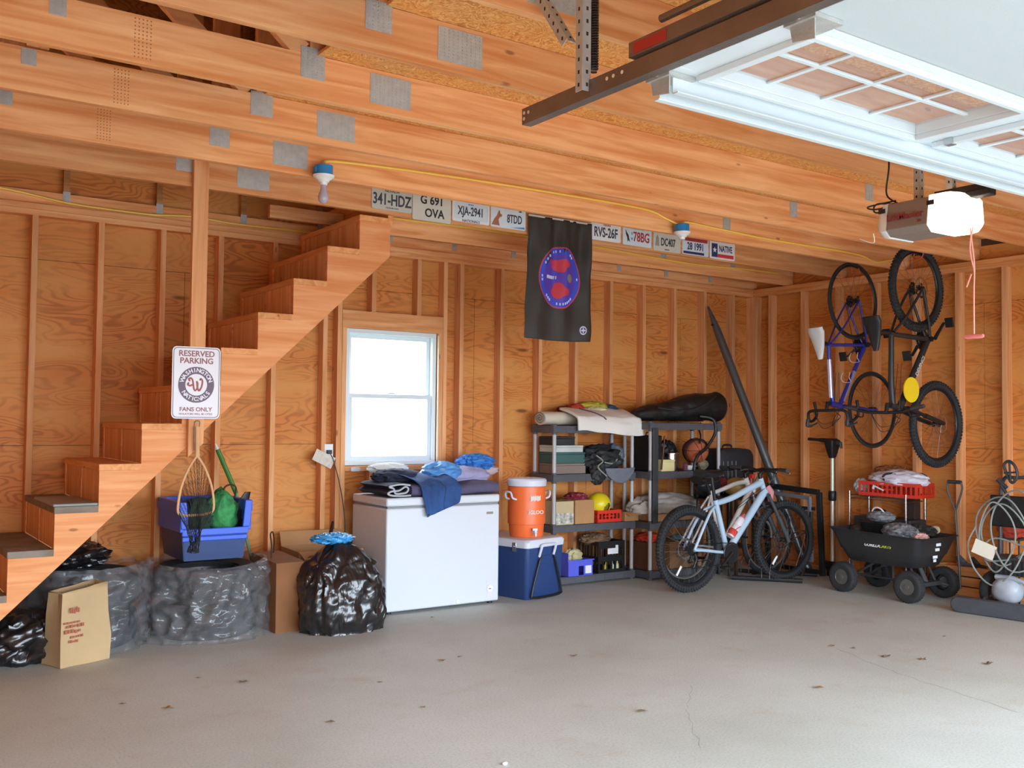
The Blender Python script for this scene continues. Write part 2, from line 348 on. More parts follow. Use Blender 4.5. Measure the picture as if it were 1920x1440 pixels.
MB().box(-4.577, -3.755, 0, .089, .99, 1.028).build('rough_sill', WX, wb, smooth=0, bev=.002)
for z0 in (2.692, 2.731): MB().box(XL, .0, 0, .089, z0, z0+.038).build('top_plate', WX, wb, smooth=0, bev=.0015)
MB().box(XL, .0, 0, .089, 0.001, .039).build('bottom_plate', WX, wb, smooth=0)
# gable truss standing on the wall
MB().box(XL, .09, .03, .068, 2.771, 2.858).build('gable_bottom_chord', WX, wb, smooth=0)
for k in range(13):
    x = -7.82+.6*k
    h = 6.0-abs(x+4.17)*.62
    MB().box(x, x+.038, .03, .068, 2.859, h-.1).build('gable_post', WOLD, wb, smooth=0)
    MB().box(x-.004, x+.042, .026, .030, 2.80, 2.875).build('connector_plate', GALV, wb, smooth=0)
# ---- right wall
wr = thing('wall_right', 'right wall of plywood and wooden studs behind the hanging bicycles', 'wall'); struct(wr)
sheath('sheathing_panel', PLY, [(-1.22, .1, 0, 1.2-g), (-3.66, -1.22-g, 0, 1.2-g), (-6.1, -3.66-g, 0, 1.2-g), (YF, -6.1-g, 0, 1.2-g),
       (-2.44, .1, 1.2, 2.42-g), (-4.88, -2.44-g, 1.2, 2.42-g), (YF, -4.88-g, 1.2, 2.42-g), (-1.22, .1, 2.42, 2.9), (-3.66, -1.22-g, 2.42, 2.9), (YF, -3.66-g, 2.42, 2.9)], .09, .105, wr, 'y')
MB().box(.1055, .112, YF, .12, 0, 3.3).build('light_stop_backing', MATS['light stop brown'], wr, smooth=0)  # unseen sheet added to keep daylight out at seams and eaves
ys = [0.0, -.202-.0]+[-.202-SP*j for j in range(1, 18)]
for y in ys: MB().box(0, .089, y-.038, y, .04, 2.692).build('stud', WZ, wr, smooth=0, bev=.002)
MB().box(-.0, .089, .0, .089, .04, 2.692).build('corner_post', WZ, wr, smooth=0)
for z0 in (2.692, 2.731): MB().box(0, .089, YF, .089, z0, z0+.038).build('top_plate', WY, wr, smooth=0, bev=.0015)
MB().box(0, .089, YF, .0, .001, .039).build('bottom_plate', WY, wr, smooth=0)
# ---- left wall and front wall with the doorway (outside the picture)
wl = struct(tag(MB().box(XL-.12, XL, YF-.1, .105, 0, 2.9).build('wall_left', PLY, smooth=0), 'left wall of plywood', 'wall'))
wf = MB()
for x0, x1, z0, z1 in ((XL, -8.2, 0, 2.9), (-6.25, -5.9, 0, 2.9), (-1.05, .1, 0, 2.9), (-8.2, -6.25, 2.17, 2.9), (-5.9, -1.05, 2.17, 2.9)): wf.box(x0, x1, YF-.1, YF, z0, z1)
struct(tag(wf.build('wall_front', PLY, smooth=0), 'front wall around the open garage doorways', 'wall'))
# ---- ceiling deck and roof
c0 = MB(); c0.box(-6.17, -2.25, YF, -1.055, 2.961, 2.976); c0.box(-4.76, -2.25, -1.055, .09, 2.961, 2.976); c0.box(-2.25, .1, YF, .09, 2.961, 2.976)
struct(tag(c0.build('ceiling', OSB, smooth=0), 'oriented strand board attic floor lying on the joists', 'ceiling'))
r0 = MB(); r0.prism([(XL-.5, 2.78), (-4.17, 6.32), (-4.17, 6.4), (XL-.5, 2.86)], YF-.4, .4); r0.prism([(.6, 2.78), (-4.17, 6.32), (-4.17, 6.4), (.6, 2.86)], YF-.4, .4)
r0.prism([(XL, 2.9), (.1, 2.9), (-4.17, 6.32)], YF-.1, YF)
struct(tag(r0.build('roof', PLY2, smooth=0), 'plywood roof deck above the trusses', 'roof'))

# ---- roof trusses
TY = [-.45, -1.09, -1.75, -2.41, -3.05, -3.69, -4.33, -4.97, -5.61, -6.25, -6.89]
ordn = ['shortened joist over the stair top, nearest the back wall', 'truss joist carrying the row of licence plates', 'truss joist carrying the two blue lamp boxes',
        'truss joist next in front of the lamp box joist', 'fourth full truss joist out from the stairs', 'truss joist at the tip of the door track',
        'truss joist above the far edge of the white door', 'truss joist over the garage door opener rail', 'truss joist over the white door sections', 'truss joist above the camera end of the door', 'truss joist nearest the front wall']
for k, y in enumerate(TY):
    t = thing('roof_truss', 'orange pine '+ordn[k], 'roof truss', (0, y, 2.77), group=None)
    x0 = -4.74 if k == 0 else XL
    MB().box(x0, .085, 0, .038, 0, .19).build('bottom_chord', WX, t, smooth=0, bev=.002)
    xs = -5.79-(k-1)*.026
    if k:
        W = .0
        w1 = MB().box(-6.205, -6.065, 0, .038, .191, 1.55).build('web', WZ, t, smooth=0)
        MB().beam((-6.24, .019, .2), (-7.15, .019, 1.0), .037, .088).build('web', WX, t, smooth=0)
        MB().beam((-7.17, .019, .2), (-7.17, .019, 1.0), .036, .088).build('web', WZ, t, smooth=0)
        MB().box(-2.36, -2.22, 0, .038, .191, 1.55).build('web', WZ, t, smooth=0)
        MB().box(-6.06, -2.37, 0, .038, 1.75, 1.84).build('collar_tie', WX, t, smooth=0)
        for sgn in (0, 1):
            a = (XL-.1, .019, .10) if not sgn else (.2, .019, .10)
            MB().beam(a, (-4.17, .019, 3.42), .036, .13).build('top_chord', WX, t, smooth=0)
        def cplate(xa, xb, za, zb, dense):
            m = MB().box(xa, xb, -.0025, -.0002, za, zb)
            nx = max(3, int((xb-xa)/.02)); nz = max(3, int((zb-za)/.013))
            for i in range(nx):
                for j in range(nz):
                    x = xa+(i+.5)*(xb-xa)/nx; z = za+(j+.5)*(zb-za)/nz
                    m.box(x-.0035, x+.0035, -.0042, -.0024, z-.0042, z+.0018)
            m.build('connector_plate', GALV, t, smooth=0)
        cplate(xs-.05, xs+.155, .036, .17, 1)
        cplate(-6.21-(k-1)*.012, -6.10-(k-1)*.012, .085, .2+.02*(k == 4), 0)
        cplate(-7.235, -7.185+.01, .115, .185, 0)
        cplate(-2.30-.03*(k-2), -2.22-.03*(k-2), .08, .19, 0)
        if k in (2, 3, 4): # pressed imprint of the plate mill beside the splice
            im = MB()
            xi = [-6.79, -6.86, -6.93][k-2]
            for i in range(5):
                for j in range(11): im.box(xi+i*.015, xi+i*.015+.005, -.0008, .0, .02+j*.015, .02+j*.015+.005)
            im.build('tooth_marks', mat('tooth marks', 'A9713E', .8), t, smooth=0)
    else:
        m = MB()
        for i in range(3): m.box(-2.62+i*.9, -2.55+i*.9, -.002, 0, .1, .15)
        m.build('connector_plate', GALV, t, smooth=0)
# header closing the stair opening, and blocks
tag(MB().box(-4.782, -4.744, -1.05, .02, 2.70, 2.958).build('stair_opening_header', WY, smooth=0, bev=.002), 'vertical pine header board closing the stair opening at the stair top', 'header board')
tag(MB().box(-5.35, -4.79, -.36, -.32, 2.80, 2.89).build('blocking_board', WX, smooth=0), 'short pine board crossing the gap behind the stair top', 'board')

# ---- window_1
w1 = thing('window_1', 'white double hung window with bright daylight outside', 'window'); struct(w1)
VIN = mat('white vinyl', 'DDE8EC', .35)
X0, X1, Z0, Z1 = -4.572, -3.762, 1.032, 2.098
f = MB()
f.box(X0, X1, .03, .12, Z0, Z0+.035); f.box(X0, X1, .03, .12, Z1-.035, Z1); f.box(X0, X0+.035, .03, .12, Z0+.035, Z1-.035); f.box(X1-.035, X1, .03, .12, Z0+.035, Z1-.035)
f.build('window_frame', VIN, w1, smooth=0, bev=.003)
zm = 1.575
def sash(nm, y0, za, zb):
    s_ = MB(); a, b = X0+.036, X1-.036; t_ = .034
    s_.box(a, b, y0, y0+.025, za, za+t_); s_.box(a, b, y0, y0+.025, zb-t_, zb); s_.box(a, a+t_, y0, y0+.025, za+t_, zb-t_); s_.box(b-t_, b, y0, y0+.025, za+t_, zb-t_)
    o = s_.build(nm, VIN, w1, smooth=0, bev=.002)
    gm, nt, b_ = nmat('window glass '+nm); b_.inputs['Base Color'].default_value = (1, 1, 1, 1); b_.inputs['Alpha'].default_value = .06; b_.inputs['Roughness'].default_value = .03
    MB().box(a+t_, b-t_, y0+.010, y0+.014, za+t_, zb-t_).build('pane', gm, o, smooth=0)
    return o
lo = sash('lower_sash', .045, Z0+.036, zm+.017); sash('upper_sash', .075, zm-.017, Z1-.036)
MB().box(-4.20, -4.13, .035, .05, zm+.018, zm+.032).build('sash_lock', VIN, lo, smooth=0, bev=.003)
MB().box(-3.758, -3.752, .0, .02, 1.05, 2.08).build('foam_bead', mat('insulating foam', 'E8DCC0', .9, 0, .6, 60), w1, smooth=0)
# ---- outlet on the stud
t = thing('wall_outlet', 'white wall outlet with a hanging paper tag and plugged cord on a stud', 'outlet')
MB().box(-4.75, -4.68, -.006, 0, 1.10, 1.20).build('cover_plate', WPL, t, smooth=0, bev=.002)
m = MB(); m.M = Matrix.Translation((-4.765, -.03, 1.09)) @ Matrix.Rotation(.45, 4, 'Y'); m.box(-.085, .085, -.002, .002, -.045, .045); m.build('paper_tag', mat('tag paper', 'DED6C8', .8, var=.15, vscale=40), t, smooth=0)
m = MB().box(-4.735, -4.70, -.035, -.006, 1.125, 1.155); m.tube(smooth_path([(-4.72, -.03, 1.14), (-4.68, -.04, 1.05), (-4.62, -.05, .8), (-4.59, -.05, .55), (-4.60, -.04, .3)]), .004, 6)
m.build('plug_cord', BLK, t)

# ================================================================ STAIRS
XN = lambda n: -6.594+.2263*n
ZN = lambda n: 1.125+.2310*n
st = thing('staircase', 'open wooden staircase climbing along the back wall to the attic', 'staircase')
def stringer(y0, y1):
    P = [(XN(-4), 0)]
    for n in range(-4, 8):
        P.append((XN(n), ZN(n)-.038)); P.append((XN(n+1) if n < 7 else -4.785, ZN(n)-.038))
    P += [(-4.785, 2.485)]
    zb = lambda x: .975+(x+6.366)*.9535
    P += [(-6.366-.975/.9535, 0)]
    q = [P[0]]
    for p in P[1:]:
        if (Vector(p)-Vector(q[-1])).length > 1e-4: q.append(p)
    MB().prism(q, y0, y1).build('stringer', WST, st, smooth=0)
stringer(-1.09, -1.052); stringer(-.615, -.577); stringer(-.15, -.112)
GRY = mat('worn grey tread', '8A8075', .7, 0, .3, 30, .3, 5, dirt='6E5C48'); EDG = mat('grey vinyl nosing', '8E9290', .4)
for n in range(-4, 8):
    x1 = XN(n+1) if n < 7 else -4.785
    m = MB().box(XN(n)-.004, x1-.001, -1.096, -.11, ZN(n)-.0375, ZN(n)).build('tread', GRY if n < 0 else WY, st, smooth=0, bev=.003)
    if n == -1: MB().box(XN(n)-.012, x1-.004, -1.102, -.5, ZN(n)+.001, ZN(n)+.016).build('tread_cover', EDG, m, smooth=0, bev=.006)
    zb = ZN(n-1) if n > -4 else 0
    for ya, yb in ((-1.038, -.627), (-.565, -.162)): MB().box(XN(n)+.003, XN(n)+.02, ya, yb, zb+.001, ZN(n)-.0385).build('riser', WZ, st, smooth=0)
# post that carries the sign
tag(MB().prism([(-6.115, 1.16), (-6.025, 1.24), (-6.025, 2.93), (-6.115, 2.93)], -1.134, -1.0965).build('post', WZ, smooth=0, bev=.002), 'upright pine post standing from the stair side up to the joists', 'post')
# parking sign
sg = thing('parking_sign', 'white reserved parking sign with round team emblem on the stair post', 'sign', (-6.0765, -1.137, 1.598))
SB = mat('sign white', 'E6E2E6', .35); MAR = mat('sign maroon', '9A5A5E', .5); NAV = mat('sign navy', '6A5668', .5)
def rrect(w_, h_, r_, k=6):
    P = []
    for cx, cz, a0 in ((w_/2-r_, h_/2-r_, 0), (-w_/2+r_, h_/2-r_, pi/2), (-w_/2+r_, -h_/2+r_, pi), (w_/2-r_, -h_/2+r_, 1.5*pi)):
        for i in range(k+1): t = a0+i*pi/2/k; P.append((cx+r_*math.cos(t), cz+r_*math.sin(t)))
    return P
MB().prism(rrect(.284, .424, .028), -.002, 0).build('sign_plate', SB, sg, smooth=0)
m = MB()
A = rrect(.272, .412, .024); B = rrect(.264, .404, .021); k = len(A)
m.add([(a, -.0026, b) for a, b in A]+[(a, -.0026, b) for a, b in B], [(i, (i+1) % k, k+(i+1) % k, k+i) for i in range(k)]); m.build('border_line', NAV, sg, smooth=0)
m = MB(); m.text('RESERVED', .047, TX(0, -.0028, .170), 1.0); m.text('PARKING', .047, TX(0, -.0028, .128), 1.0); m.text('FANS ONLY', .034, TX(0, -.0028, -.158), 1.05)
m.text('VIOLATORS WILL BE CITED', .0165, TX(0, -.0028, -.185), .98); m.build('lettering', MAR, sg, smooth=0)
m = MB(); n_ = 48
for R1, R2, y in ((.106, .064, -.0028),):
    m.add([(R1*math.cos(2*pi*i/n_), y, -.012+R1*math.sin(2*pi*i/n_)) for i in range(n_)]+[(R2*math.cos(2*pi*i/n_), y, -.012+R2*math.sin(2*pi*i/n_)) for i in range(n_)], [(i, (i+1) % n_, n_+(i+1) % n_, n_+i) for i in range(n_)])
m.build('emblem_ring', NAV, sg, smooth=0)
m = MB()
def arc_text(m, s_, R, a0, a1, cz, y, size, flip=False, cx=0.):
    for i, ch in enumerate(s_):
        a = math.radians(a0+(a1-a0)*i/max(1, len(s_)-1))
        M = Matrix.Translation((cx+R*math.cos(a), y, cz+R*math.sin(a))) @ Matrix.Rotation((a+pi/2 if flip else a-pi/2)*-1, 4, 'Y') @ Matrix.Rotation(pi/2, 4, 'X')
        m.text(ch, size, M)
arc_text(m, 'WASHINGTON', .085, 160, 20, -.012, -.0034, .034); arc_text(m, 'NATIONALS', .085, 215, 325, -.012, -.0034, .034, True)
m.build('emblem_lettering', SB, sg, smooth=0)
m = MB()   # curly W
for pts in ([(-.038, .02), (-.044, .034), (-.03, .038), (-.02, .02), (-.014, -.02), (-.006, -.034), (.006, -.02), (.008, .01), (.0, .02)],
            [(.004, .02), (.008, -.02), (.018, -.034), (.032, -.01), (.036, .024), (.026, .036), (.022, .026)], [(-.044, .012), (-.05, .0), (-.036, -.006), (-.024, .0)]):
    m.tube(smooth_path([(a, -.003, b-.012) for a, b in pts], 6), .0052, 6)
m.build('emblem_letter', mat('sign red', 'B06058', .5), sg)
# ================================================================ GARAGE DOOR, TRACKS, OPENER
DW = mat('door white', 'D4DCE0', .4); DG = mat('door panel shaded grey', 'BEC6C8', .5, 0, .15, 250)  # second tone: light grey panels, darkened in colour to imitate their dimmer lighting
d1 = thing('door_1', 'open white sectional garage door lying overhead with a window row', 'garage door', (0, 0, 0)); struct(d1)
DX0, DX1 = -5.87, -1.0
secs = [(-4.84, -5.385), (-5.392, -5.93), (-5.937, -6.47), (-6.477, -7.0)]
for k, (ya, yb) in enumerate(secs):
    if k:
        MB().box(DX0, DX1, yb, ya, 2.425, 2.468).build('door_section', DG, d1, smooth=0, bev=.004); continue
    m = MB(); m.box(DX0, DX1, ya-.115, ya, 2.425, 2.468); m.box(DX0, DX1, yb, yb+.05, 2.425, 2.468)
    m.box(DX0, DX0+.12, yb+.05, ya-.115, 2.425, 2.468)
    xs = [DX0+.12+i*1.19 for i in range(5)]
    for i in range(1, 4): m.box(xs[i]-.16, xs[i], yb+.05, ya-.115, 2.425, 2.468)
    m.box(DX1-.12, DX1, yb+.05, ya-.115, 2.425, 2.468)
    so = m.build('door_section', DW, d1, smooth=0, bev=.003)
    gm, nt, b_ = nmat('door glass'); b_.inputs['Base Color'].default_value = (.95, 1, 1, 1); b_.inputs['Alpha'].default_value = .12; b_.inputs['Roughness'].default_value = .03
    for i in range(4):
        a = xs[i]; b = xs[i+1]-.16 if i < 3 else DX1-.12; ya_, yb_ = ya-.115, yb+.05
        fr = MB(); q = .045
        # raised surround hanging below the skin and muntins by the glass
        fr.box(a-.03, b+.03, ya_, ya_+.02, 2.405, 2.425); fr.box(a-.03, b+.03, yb_-.02, yb_, 2.405, 2.425); fr.box(a-.03, a, yb_, ya_, 2.405, 2.425); fr.box(b, b+.03, yb_, ya_, 2.405, 2.425)
        for j in range(1, 4): x = a+(b-a)*j/4; fr.box(x-.009, x+.009, yb_, ya_, 2.448, 2.456)
        fr.box(a, b, (ya_+yb_)/2-.009, (ya_+yb_)/2+.009, 2.4475, 2.4565)
        wn = fr.build('door_window', DW, so, smooth=0, bev=.002)
        MB().box(a, b, yb_, ya_, 2.458, 2.462).build('pane', gm, so, smooth=0)
st_ = MB(); st_.box(DX0+.02, DX1-.02, -4.905, -4.845, 2.418, 2.424); st_.box(DX0+.02, DX1-.02, -4.849, -4.845, 2.365, 2.418); st_.box(DX0+.02, DX1-.02, -4.905, -4.901, 2.365, 2.418)
st_.box(DX0+.02, DX1-.02, -4.845, -4.825, 2.362, 2.366); st_.box(DX0+.02, DX1-.02, -4.925, -4.905, 2.362, 2.366)
st_.build('reinforcing_strut', DW, d1, smooth=0)
for y in (-4.87, -5.39, -5.93):
    m = MB(); m.box(DX0-.01, DX0+.1, y-.05, y+.05, 2.412, 2.424); m.tube([(DX0-.04, y, 2.43), (DX0+.03, y, 2.415)], .007, 8)
    m.prism([(y-.04, 2.36), (y+.03, 2.37), (y+.04, 2.42), (y-.04, 2.42)], DX0+.0, DX0+.004, 'x')
    h = m.build('hinge', GALV, d1); MB().lathe([(.010, 0), (.020, .002), (.020, .016), (.010, .018)], 16, (DX0-.068, y, 2.432), 'x').build('roller', WPL, h)
for y in (-5.39, -5.93): 
    for x in (-4.57, -3.44, -2.3): MB().box(x-.04, x+.04, y-.045, y+.045, 2.418, 2.424).build('hinge', GALV, d1, smooth=0)
MB().box(-4.60, -4.57, -5.02, -4.99, 2.40, 2.424).build('bolt', MET, d1, smooth=0)
# track
def ctrack(y0, y1, x, z, h=.055, dpt=.035):
    m = MB(); m.box(x-.002, x+.0, y0, y1, z, z+h); m.box(x, x+dpt, y0, y1, z, z+.002); m.box(x, x+dpt, y0, y1, z+h-.002, z+h); m.box(x+dpt-.002, x+dpt, y0, y1, z+.002, z+.014); return m
tk = thing('garage_door_track', 'long brown steel door track hanging under the ceiling joists', 'door track', (0, 0, 0))
ctrack(-7.1, -4.272, -5.945, 2.405).build('rail', TRACK, tk, smooth=0)
m = MB()
for y in (-4.285, -4.31, -4.72, -4.75, -4.79):
    for dz in ((.018, .038) if y > -4.3 else (.035,)): m.lathe([(.006, -.001), (.006, .0)], 10, (-5.9475, y, 2.405+dz), 'x')
m.build('bolt_holes', mat('bright hole', 'E8DCC8', .5), tk)
def angle_iron(a, b, name, parent, wd=.032):
    a = Vector(a); b = Vector(b); m = MB(); m.beam(a, b, .003, wd, (1, 0, 0)); d = (b-a).normalized()
    off = Vector((-.0165, .016, 0)); m.beam(a+off, b+off, .003, .032, (0, 1, 0))
    o = m.build(name, GALV, parent, smooth=0); h = MB(); n = int((b-a).length/.04)
    for i in range(n): p = a+d*(.02+i*.04); h.box(p.x-.003, p.x+.005, p.y-.0022, p.y-.0016, p.z-.006, p.z+.006); h.box(p.x-.0184, p.x-.0178, p.y+.012, p.y+.020, p.z-.006, p.z+.006)
    h.build('slot_holes', mat('dark hole', '2A2420', .8), o, smooth=0)
    return o
angle_iron((-5.955, -4.63, 2.425), (-5.955, -4.63, 3.0), 'hanger_bracket', tk)
angle_iron((-5.958, -4.56, 2.60), (-5.958, -4.30, 2.95), 'hanger_bracket', tk)
# upper strut with label
ts = thing('spring_track', 'second brown steel track with red warning label above the door track', 'door track', (0, 0, 0))
ctrack(-7.1, -4.83, -5.955, 2.468, .045).build('rail', TRACK, ts, smooth=0)
MB().box(-5.959, -5.9575, -4.99, -4.85, 2.474, 2.506).build('warning_label', mat('label red', 'A83028', .5), ts, smooth=0)
MB().tube([(-5.94, -4.95, 2.55), (-5.94, -7.0, 2.55)], .012, 8).build('cable_tube', TRACK, ts)
sp = MB(); P = []
for i in range(260): t = i*.9; P.append((-5.75+.018*math.cos(t), -4.36-.0, 2.70+.001*i)); P[-1] = (-5.70+.016*math.cos(t), -4.35+.016*math.sin(t), 2.62+.0013*i)
tag(sp.tube(P, .004, 5).build('coil_spring', mat('dark steel', '4A4240', .5, .7), smooth=60), 'short dark coil spring hanging before a joist above the door track', 'spring')

# opener
op = thing('door_opener', 'grey garage door opener motor with glowing white lens hanging from ceiling', 'garage door opener', (-3.5, -4.21, 2.40))
GB = mat('opener taupe', '8A7A70', .45, .2)
def sect(y, hw, zt, zb, ins=0.):
    return [(-hw, y, zb+.03), (-hw+.035, y, zb), (hw-.035, y, zb), (hw, y, zb+.03), (hw*.86, y, zt-.01), (hw*.5, y, zt), (-hw*.5, y, zt), (-hw*.86, y, zt-.01)]
MB().loft([sect(-.09, .13, .085, -.085), sect(.13, .13, .085, -.085)]).build('housing', GB, op, smooth=0, bev=.004)
WL = mat('opener lens', 'E4E0DC', .3)
LIT, nt, b_ = nmat('lit lens'); b_.inputs['Base Color'].default_value = (1, .95, .85, 1); b_.inputs['Emission Color'].default_value = (1, .9, .72, 1); b_.inputs['Emission Strength'].default_value = 1.0
MB().loft([sect(.131, .131, .088, -.09), sect(.155, .131, .086, -.088), sect(.18, .12, .07, -.075), sect(.197, .10, .045, -.05), sect(.205, .06, .02, -.03)]).build('rear_lens', WL, op, 50)
MB().loft([sect(-.255, .05, .03, -.06), sect(-.245, .09, .06, -.08), sect(-.22, .12, .08, -.09), sect(-.17, .131, .092, -.094), sect(-.091, .131, .092, -.092)]).build('front_lens', LIT, op, 50)
for y in (-.11, .15): MB().box(-.1345, -.131, y-.018, y+.018, .03, .052).build('lens_slot', BLK, op, smooth=0)
m = MB(); m.text('LiftMaster', .046, Matrix.Translation((-.1325, .025, .0)) @ Matrix.Rotation(-pi/2, 4, 'Z') @ Matrix.Rotation(pi/2, 4, 'X'), 1.05); m.text('3/4', .018, Matrix.Translation((-.1325, -.05, -.035)) @ Matrix.Rotation(-pi/2, 4, 'Z') @ Matrix.Rotation(pi/2, 4, 'X')); m.build('lettering', mat('maroon lettering', '8A2A2A', .5), op, smooth=0)
for i, y in enumerate((.02, -.15)): angle_iron((-.0, y, .09), (-.0, y, .40), 'hanger_bracket', op, .03)
m = MB(); m.box(-.02, .02, -2.75, -.06, .085, .115); m.build('drive_rail', mat('black rail', '2A221C', .5, .4), op, smooth=0)
MB().box(-.03, .03, -.34, -.22, .055, .085).build('trolley', BLK, op, smooth=0, bev=.005)
m = MB(); m.tube(smooth_path([(-.05, .1, .08), (-.1, .2, .09), (-.05, .24, .06), (.0, .14, .085), (-.02, .2, .15), (-.03, .18, .30), (-.03, .2, .5)]), .0045, 6); m.tube(smooth_path([(-.08, .08, .075), (-.12, .19, .06), (-.1, .25, .085), (-.06, .12, .1)]), .004, 6)
m.build('power_cord', BLK, op)
m = MB(); m.tube(smooth_path([(-.13, .2, -.06), (-.1, .22, -.10), (-.1, .30, -.07)]), .002, 5); m.build('bell_wire', WPL, op)
rc = thing('release_cord', 'pink pull cord with tee handle hanging below the opener rail', 'pull cord', (-3.5, -4.455, 1.8))
PK = mat('pink cord', 'F0A090', .6)
m = MB(); m.tube(smooth_path([(0, 0, .02), (0, 0, .2), (.004, 0, .35), (-.006, .01, .5), (.01, .02, .62), (.0, .01, .68)]), .0035, 6); m.tube(smooth_path([(.006, 0, .31), (-.012, .01, .42), (.0, .0, .55), (-.012, .01, .66), (0, .01, .685)]), .003, 6)
m.tube([(0, .012, .30), (-.01, .03, .24)], .0035, 6); m.build('cord', PK, rc)
MB().tube([(0, -.045, .01), (0, -.035, .008), (0, .035, .008), (0, .045, .01)], [.008, .01, .01, .008], 10).build('handle', mat('pink handle', 'E88080', .4), rc)

# ================================================================ LAMPS AND CABLES ON THE JOISTS
BLU = mat('junction box blue', '2E86C4', .4); POR = mat('porcelain', 'F2F2F0', .25)
for i, (x, z, lab) in enumerate(((-5.59, 2.77, 'bare bulb lamp holder on blue box left of the licence plates'), (-2.79, 2.775, 'blue box lamp holder in front of the small plates at right'))):
    t = thing('ceiling_lamp', lab, 'lamp', (x, -1.815, z), group='porcelain lamp holders on the joist')
    m = MB().lathe([(.044, .0), (.052, .004), (.052, .055), (.044, .058)], 20, (0, 0, 0)); m.box(-.058, -.05, -.02, .02, .01, .045); m.build('junction_box', BLU, t)
    MB().lathe([(.030, -.038), (.034, -.028), (.058, -.012), (.062, .0)][::1], 28, (0, 0, 0)).build('lamp_base', POR, t)
    MB().lathe([(.020, -.055), (.023, -.038)], 20).build('socket', POR, t)
    if i == 0: MB().lathe([(.004, -.160), (.016, -.156), (.027, -.143), (.031, -.125), (.027, -.105), (.018, -.085), (.014, -.055)], 20).build('bulb', mat('frosted bulb', 'B8B0C0', .15), t)
tag(MB().tube(smooth_path([(-5.56, -1.80, 2.83), (-5.508, -1.765, 2.875), (-4.89, -1.757, 2.903), (-4.09, -1.757, 2.915), (-3.15, -1.757, 2.914), (-2.90, -1.76, 2.87), (-2.82, -1.80, 2.83)]), .0085, 6).build('electric_cable', YEL), 'yellow cable run along the joist between the two lamp boxes', 'cable')
tag(MB().tube(smooth_path([(-2.77, -1.80, 2.83), (-2.70, -1.77, 2.865), (-2.4, -1.757, 2.86), (-1.74, -1.757, 2.843), (-.73, -1.757, 2.842), (-.44, -1.76, 2.80), (-.25, -1.757, 2.83), (-.05, -1.757, 2.86)]), .0085, 6).build('electric_cable', YEL), 'yellow cable run from the right lamp box towards the hanging bicycles', 'cable')
tag(MB().tube(smooth_path([(-4.72, -.46, 2.90), (-4.40, -.457, 2.892), (-3.665, -.457, 2.899), (-2.53, -.457, 2.887), (-1.98, -.457, 2.87), (-1.32, -.457, 2.854), (-.61, -.457, 2.873), (-.15, -.457, 2.876)]), .0085, 6).build('electric_cable', YEL), 'yellow cable along the rear joist below the licence plate row', 'cable')
tag(MB().tube(smooth_path([(-7.3, .02, 2.86), (-6.924, .018, 2.838), (-6.62, .012, 2.80), (-6.36, .012, 2.79), (-6.04, .012, 2.79), (-5.79, .012, 2.81), (-5.44, .012, 2.796), (-4.99, .012, 2.802), (-4.6, .012, 2.80)]), .0085, 6).build('electric_cable', YEL), 'yellow cable along the top of the back wall above the stairs', 'cable')

# ================================================================ LICENCE PLATES
PS = mat('plate silver', 'C9CFC8', .35, .2, .03); PW = mat('plate pale blue', 'D6E2EC', .35); PWH = mat('plate white', 'E9EAEC', .35)
PTAN = mat('plate pale grey', 'CFCFC4', .4); PINK = mat('plate ink', '3C4250', .5); ROCK = mat('rock arch orange', 'A8684A', .6); PRED = mat('plate red', 'A8383C', .5); PNAV = mat('plate navy', '2E3568', .5); PGR = mat('plate green', '4A8A50', .5); PSKY = mat('plate sky', '4A90D0', .5)
def plate(x0, zc, lab, base, w_=.303, h_=.148, frame=None, tilt=0.):
    t = thing('license_plate', lab, 'license plate', (x0+w_/2, -1.0945, zc), 0, 'licence plates along the joist')
    t.rotation_euler = (0, tilt, 0)
    MB().prism(rrect(w_, h_, .012, 4), -.003, 0).build('plate_blank', base, t, smooth=0)
    if frame:
        m = MB(); A = rrect(w_+.006, h_+.006, .014, 4); B = rrect(w_-.022, h_-.034, .008, 4); k = len(A)
        m.add([(a, -.0065, b) for a, b in A]+[(a, -.0065, b) for a, b in B]+[(a, -.0031, b) for a, b in A], [(i, (i+1) % k, k+(i+1) % k, k+i) for i in range(k)]+[(i, (i+1) % k, 2*k+(i+1) % k, 2*k+i) for i in range(k)])
        m.build('plate_frame', frame, t, smooth=0)
    return t
def txt(t, s_, size, x, z, m_, sx=.8, nm='lettering', y=-.0042): return MB().text(s_, size, TX(x, y, z), sx).build(nm, m_, t, smooth=0)
p = plate(-4.93, 2.868, 'silver licence plate reading 341-HDZ', PS); txt(p, '341-HDZ', .105, 0, -.006, PINK, .70); txt(p, 'NEVADA', .026, 0, .056, PINK, 1.1); txt(p, 'THE SILVER STATE', .012, 0, -.058, PINK, 1.)
p = plate(-4.622, 2.862, 'tall pale two line licence plate reading G 691 OVA', PTAN, .305, .205); txt(p, 'G 691', .082, .0, .04, INK, .9); txt(p, 'OVA', .082, .02, -.048, INK, .9)
p = plate(-4.305, 2.866, 'licence plate reading XJA-2941 in a white frame', PW, .305, .15, PWH); txt(p, 'XJA-2941', .085, 0, .0, PINK, .64); txt(p, 'NATIONALS', .024, 0, -.068, PNAV, 1.1, y=-.0075); txt(p, 'WASHINGTON', .016, -.01, .068, PRED, 1., y=-.0075); txt(p, 'VIRGINIA', .014, 0, .05, PSKY)
p = plate(-3.985, 2.862, 'pale blue licence plate with rust coloured rock arch, left of flag', PW, .308, .15); txt(p, '8TDD', .085, .055, -.005, PINK, .60)
MB().prism([(-.145, -.06), (-.125, -.02), (-.10, .01), (-.085, .045), (-.075, .05), (-.07, .025), (-.055, .02), (-.058, .005), (-.075, .0), (-.085, -.02), (-.08, -.045), (-.075, -.062)], -.0042, -.0031).build('rock_arch', ROCK, p, smooth=0)
